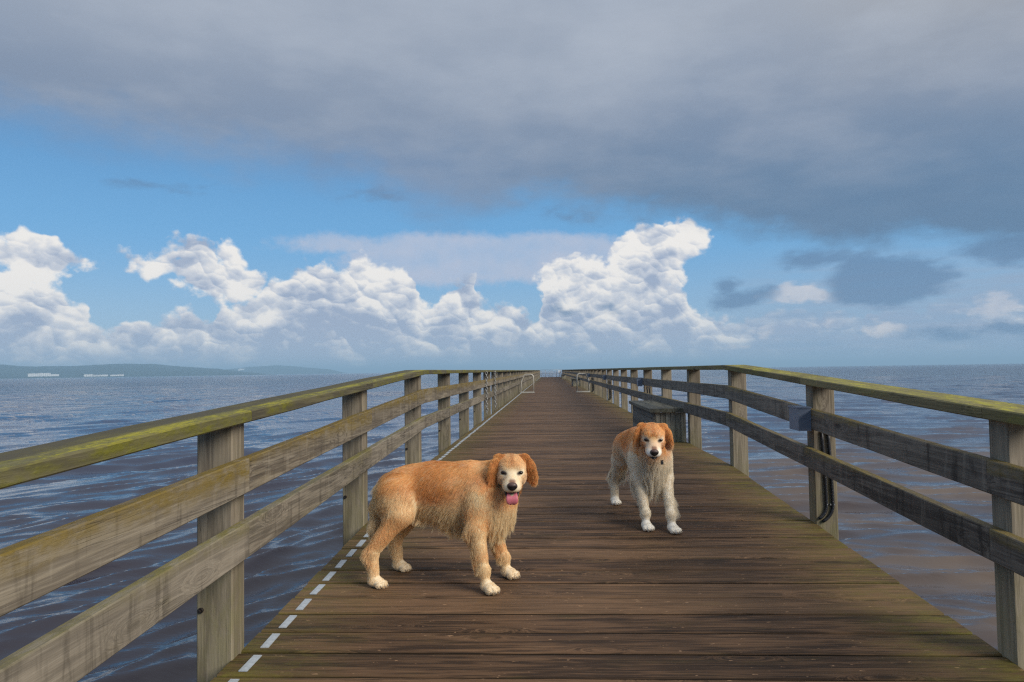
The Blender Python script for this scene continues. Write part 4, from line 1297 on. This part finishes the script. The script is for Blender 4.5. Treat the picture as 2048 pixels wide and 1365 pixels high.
    tipm = np.stack([np.bincount(inv, pts[:, -1, a_]) / cntc for a_ in range(3)], 1)[inv]
    rootm = np.stack([np.bincount(inv, pts[:, 0, a_]) / cntc for a_ in range(3)], 1)[inv]
    amt = (0.6 * (1 - w['head'] * 0.9) * (1 - w['leg'] * (0.92 - 0.7 * sst(Ln, 0.02, 0.04))) * (1 - w['paw']) * (0.6 + 0.5 * g_.random(n)))
    cell_r = np.random.default_rng(seed + 9).normal(size=(len(cntc), 3))[inv]
    for k_ in range(1, K_):
        tt = (k_ / (K_ - 1)) ** 1.4
        tgt = (rootm + (tipm - rootm) * (k_ / (K_ - 1)))
        pts[:, k_] += (tgt - pts[:, k_]) * (amt * tt)[:, None] + cell_r * (Ln * 0.06 * tt)[:, None]
    # keep tips off the deck
    pts[:, :, 2] = np.maximum(pts[:, :, 2], 0.0035 + (J['tilt'][0] * pts[:, :, 0] + J['tilt'][1] * pts[:, :, 1]))
    colr = coat(P_, w)
    cv = np.random.default_rng(seed + 3).normal(size=len(cntc))[inv]
    colr = colr * (1 + 0.07 * g_.normal(size=(n, 1)) + 0.075 * cv[:, None])
    gry = (g_.random(n) < 0.14)[:, None] * (1 - w['ear'][:, None]); colr = colr * (1 - 0.35 * gry) + white * 0.35 * gry
    colr = colr * C['gain']; colr = colr / np.maximum(1, colr.max(1, keepdims=True) / 0.88)
    hcv = bpy.data.hair_curves.new('fur')
    hcv.add_curves([K_] * n)
    pa = hcv.attributes.get('position') or hcv.attributes.new('position', 'FLOAT_VECTOR', 'POINT')
    pa.data.foreach_set('vector', pts.astype(np.float32).ravel())
    rad = np.linspace(1, 0.25, K_)[None, :] * (0.00058 + 0.0 * Ln)[:, None] * (1 - 0.3 * w['head'][:, None])
    ra = hcv.attributes.get('radius') or hcv.attributes.new('radius', 'FLOAT', 'POINT')
    ra.data.foreach_set('value', rad.astype(np.float32).ravel())
    ca = hcv.attributes.new('coat', 'FLOAT_COLOR', 'POINT')
    tipf = np.linspace(0.88, 1.12, K_)[None, :, None]
    c4 = np.concatenate([np.clip(colr[:, None, :] * tipf, 0, 0.97), np.ones((n, K_, 1))], 2)
    ca.data.foreach_set('color', c4.astype(np.float32).ravel())
    fm, t_, b_ = new_mat(name + '_fur')
    at = t_.nodes.new('ShaderNodeAttribute'); at.attribute_name = 'coat'
    t_.links.new(at.outputs['Color'], b_.inputs['Base Color'])
    b_.inputs['Roughness'].default_value = 0.5; b_.inputs['Specular IOR Level'].default_value = 0.25
    tl = t_.nodes.new('ShaderNodeBsdfTranslucent'); t_.links.new(at.outputs['Color'], tl.inputs['Color'])
    ms = t_.nodes.new('ShaderNodeMixShader'); ms.inputs[0].default_value = 0.38
    t_.links.new(b_.outputs[0], ms.inputs[1]); t_.links.new(tl.outputs[0], ms.inputs[2])
    om = [n_ for n_ in t_.nodes if n_.bl_idname == 'ShaderNodeOutputMaterial'][0]; t_.links.new(ms.outputs[0], om.inputs['Surface'])
    hcv.materials.append(fm)
    fo = bpy.data.objects.new('fur', hcv); col.objects.link(fo); fo.parent = root

    # --- eyes, nose, tongue, claws
    def blob_mesh(nm_, fn, m_, seg=20, rings_=12):
        bm = bmesh.new(); bmesh.ops.create_uvsphere(bm, u_segments=seg, v_segments=rings_, radius=1.0)
        for v_ in bm.verts: v_.co = Vector(fn(np.array(v_.co)))
        for f2 in bm.faces: f2.smooth = True
        return bm_obj(nm_, bm, m_, root)
    for sd in (-1, 1):
        ce = H(0.0640, 0.0345 * sd, 0.0045)
        blob_mesh('eye', lambda v_: ce + R.T @ (v_ * A(0.0100, 0.0140, 0.0094) * hs), eye_m)
    def nose_f(v_):
        f2, s2, u2_ = v_
        tap = 1 - 0.30 * max(0, -u2_)
        nos = 0.0035 * math.exp(-((abs(s2) - 0.45) ** 2 + (u2_ + 0.1) ** 2) / 0.05) * (1 if f2 > 0 else 0)
        return H(0.145 + f2 * 0.0145 - nos, s2 * 0.0225 * tap, -0.031 + u2_ * 0.0175 + (0.003 if u2_ > 0 else 0))
    blob_mesh('nose', nose_f, nose_m, 28, 18)
    if J['tongue']:
        # a broad tongue lolling over the lower teeth
        bm = bmesh.new(); rows = []
        cl = [(0.070, -0.068), (0.100, -0.070), (0.122, -0.074), (0.132, -0.082), (0.135, -0.092), (0.134, -0.103), (0.130, -0.112), (0.127, -0.116)]
        wd = [0.015, 0.019, 0.022, 0.0245, 0.0255, 0.024, 0.018, 0.006]
        for i, ((cf, cu), ww) in enumerate(zip(cl, wd)):
            a = cl[max(0, i - 1)]; b2 = cl[min(len(cl) - 1, i + 1)]
            tf, tu = b2[0] - a[0], b2[1] - a[1]; L_ = math.hypot(tf, tu); nf, nu = -tu / L_, tf / L_
            row = []
            for k_ in range(14):
                an = 2 * math.pi * k_ / 14; ss = math.cos(an) * ww; th2 = math.sin(an) * 0.0034
                gr = -0.0028 * math.exp(-(ss / 0.004) ** 2)
                cu_ = (ss / max(ww, 1e-4)) ** 2 * 0.003
                row.append(bm.verts.new(Vector(H(cf + nf * (th2 + (gr if th2 > 0 else 0) + cu_), ss, cu + nu * (th2 + (gr if th2 > 0 else 0) + cu_)))))
            rows.append(row)
        for i in range(len(rows) - 1):
            for k_ in range(14): f3 = bm.faces.new((rows[i][k_], rows[i][(k_ + 1) % 14], rows[i + 1][(k_ + 1) % 14], rows[i + 1][k_])); f3.smooth = True
        bm.faces.new(rows[0]); bm.faces.new(rows[-1][::-1]); bm_obj('tongue', bm, tongue_m, root)
        for sd in (-1, 1):                                 # dark gums either side
            bm = bmesh.new(); tube(bm, [Vector(H(0.070, 0.030 * sd, -0.064)), Vector(H(0.098, 0.028 * sd, -0.070)), Vector(H(0.116, 0.0235 * sd, -0.080)), Vector(H(0.120, 0.0175 * sd, -0.090))], [0.005, 0.006, 0.0055, 0.003], 8); bm_obj('lip', bm, lip_m, root)
    else:
        bm = bmesh.new(); pts2 = []
        for i in range(13):
            a = -1 + 2 * i / 12
            pts2.append(Vector(H(0.142 - 0.052 * abs(a) ** 1.8, a * 0.0275, -0.0605 - 0.004 * (1 - a * a) - 0.010 * abs(a) ** 3)))
        tube(bm, pts2, [0.0022 + 0.0042 * (1 - abs(-1 + 2 * i / 12) ** 1.5) for i in range(13)], 8); bm_obj('lip', bm, lip_m, root)
    for nm_, (ox, toes) in (('fore', (0.0, ((0.056, -0.0275), (0.071, -0.010), (0.071, 0.010), (0.056, 0.0275)))), ('hind', (0.0, ((0.034, -0.026), (0.048, -0.0095), (0.048, 0.0095), (0.034, 0.026))))):
        for sd in ('r', 'l'):
            px_, py_ = J[nm_ + '_' + sd]; z0 = gz[nm_ + '_' + sd]; yaw = J['toe_' + sd] * (1 if nm_ == 'fore' else 0.5)
            fx, fy = math.cos(yaw), math.sin(yaw)
            for tf, ts in toes:
                bm = bmesh.new(); pt = lambda t3, z3: (px_ + (tf + t3) * fx - ts * fy, py_ + (tf + t3) * fy + ts * fx, z0 + z3)
                tube(bm, [pt(-0.004, 0.016), pt(0.003, 0.0145), pt(0.008, 0.008)], [0.0034, 0.0028, 0.0009], 6); bm_obj('claw', bm, claw_m, root)
    return root, H, R


eye_m, t, b = new_mat('dark_brown_eye'); b.inputs['Base Color'].default_value = (0.012, 0.006, 0.004, 1); b.inputs['Roughness'].default_value = 0.06; b.inputs['Specular IOR Level'].default_value = 0.45
nose_m, t, b = new_mat('nose_leather')
oc = NX(t, t.nodes.new('ShaderNodeTexCoord').outputs['Generated']); gx, gy, gzv = sep(t, oc)
t.links.new(mix(t, gzv.step(0.45, 0.85), (0.010, 0.009, 0.010), (0.085, 0.045, 0.035)).s, b.inputs['Base Color'])
b.inputs['Roughness'].default_value = 0.38
bp = t.nodes.new('ShaderNodeBump'); bp.inputs['Distance'].default_value = 0.0008; t.links.new(noise(t, oc, 30, 3).s, bp.inputs['Height']); t.links.new(bp.outputs[0], b.inputs['Normal'])
tongue_m, t, b = new_mat('pink_tongue'); b.inputs['Base Color'].default_value = (0.62, 0.17, 0.21, 1); b.inputs['Roughness'].default_value = 0.35
b.inputs['Subsurface Weight'].default_value = 0.15; b.inputs['Subsurface Radius'].default_value = (0.01, 0.004, 0.003)
lip_m = plain('dark_lips', (0.014, 0.011, 0.012), 0.4, vary=0.2)
claw_m = plain('pale_claw', (0.30, 0.24, 0.18), 0.45, vary=0.2)


def place(paws, cx, cy, heading):
    """World paw points to body space, with the deck's height under each."""
    h = (math.cos(heading), math.sin(heading)); l_ = (-h[1], h[0]); z0 = deck_z(cy); out, gz = {}, {}
    for k_, (wx, wy) in paws.items():
        dx, dy = wx - cx, wy - cy
        out[k_] = (dx * h[0] + dy * h[1], dx * l_[0] + dy * l_[1]); gz[k_] = deck_z(wy) - z0
    tilt = (SLOPE * h[1], SLOPE * l_[1])
    return out, gz, (cx, cy, z0), tilt


def to_body(v, heading):
    c_, s_ = math.cos(heading), math.sin(heading)
    return (v[0] * c_ + v[1] * s_, -v[0] * s_ + v[1] * c_, v[2])


# first dog: side on, facing right, head turned to the camera, tongue out
hdg = math.radians(-8)
pw, gz, at, tilt = place(dict(fore_r=(-0.318, 3.619), fore_l=(-0.233, 3.842), hind_r=(-0.869, 3.691), hind_l=(-0.800, 3.951)), -0.5585, 3.776, hdg)
hw = Vector((-0.195, 3.68, 0.434)) - Vector((0, 0, deck_z(3.776)))
J = dict(pw); J.update(ground=gz, at=at, heading=hdg, tilt=tilt, spine=0.0, head_scale=1.12, mouth=0.020, tongue=True,
     head=to_body((hw.x - at[0], hw.y - at[1], hw.z), hdg), head_fwd=to_body((0.07, -1.0, -0.20), hdg), head_left=to_body((1.0, 0.07, -0.02), hdg),
     toe_r=math.radians(-38), toe_l=math.radians(-28), ear_out_r=0.012, ear_out_l=0.024, ear_fwd_r=0.034, ear_fwd_l=0.014, ear_low=-0.050,
     tail=[(-0.28, 0.0, 0.505, 0.030), (-0.318, -0.01, 0.46, 0.026), (-0.338, -0.03, 0.39, 0.022), (-0.345, -0.045, 0.30, 0.018), (-0.34, -0.05, 0.22, 0.012)])
CA = dict(gain=1.35, feather=0.045, splay=0.1, mask=0.25, cheek=0.75, gold=(208, 162, 104), deep=(174, 112, 58), cream=(238, 218, 178), white=(238, 218, 184), belly=0.42, bib=0.36, bib_amt=0.55,
          leg_gold=1.0, brow=0.40, face=0.95, face_up=0.0, ring=0.9, ear_light=0.15, fringe=0.080)
make_dog('golden_dog', 'golden retriever standing side on with pink tongue out, white face turned to the camera', J, CA, 21, 190000)

# second dog: standing further back, facing the camera, paler coat, mouth nearly closed
hdg = math.radians(-80.5)
pw, gz, at, tilt = place(dict(fore_r=(0.599, 4.768), fore_l=(0.752, 4.706), hind_r=(0.47, 5.48), hind_l=(0.66, 5.42)), 0.6125, 5.11, hdg)
hw = Vector((0.622, 4.57, 0.512)) - Vector((0, 0, deck_z(5.11)))
J = dict(pw); J.update(ground=gz, at=at, heading=hdg, tilt=tilt, spine=0.10, head_scale=1.15, mouth=0.004, tongue=False,
     head=to_body((hw.x - at[0], hw.y - at[1], hw.z), hdg), head_fwd=to_body((-0.06, -1.0, -0.36), hdg), head_left=to_body((1.0, -0.06, -0.04), hdg),
     toe_r=math.radians(4), toe_l=math.radians(14), ear_out_r=0.008, ear_out_l=0.016, ear_fwd_r=0.012, ear_fwd_l=0.010, ear_low=-0.062,
     tail=[(-0.30, -0.03, 0.515, 0.030), (-0.35, -0.04, 0.46, 0.026), (-0.372, -0.04, 0.38, 0.022), (-0.38, -0.035, 0.29, 0.018), (-0.375, -0.03, 0.22, 0.012)])
CB = dict(gain=1.35, feather=0.085, splay=0.8, mask=0.75, cheek=0.1, gold=(214, 168, 110), deep=(186, 126, 70), cream=(248, 238, 218), white=(250, 242, 228), belly=0.46, bib=0.44, bib_amt=0.95,
          leg_gold=0.12, brow=0.0, face=0.50, face_up=-0.02, ring=0.5, ear_light=0.6, fringe=0.14)
d2, H2, R2 = make_dog('pale_dog', 'paler golden retriever facing the camera, standing behind and to the right of the other', J, CB, 33, 165000)
# small dark tag on the chest fur under the chin, on its left
bm = bmesh.new(); c3 = np.array(H2(0.055, 0.052, -0.128)); box(bm, c3[0] - 0.006, c3[0] + 0.006, c3[1] - 0.007, c3[1] + 0.007, c3[2] - 0.014, c3[2] + 0.012)
bm_obj('collar_tag', bm, black_m, d2, 0.002)
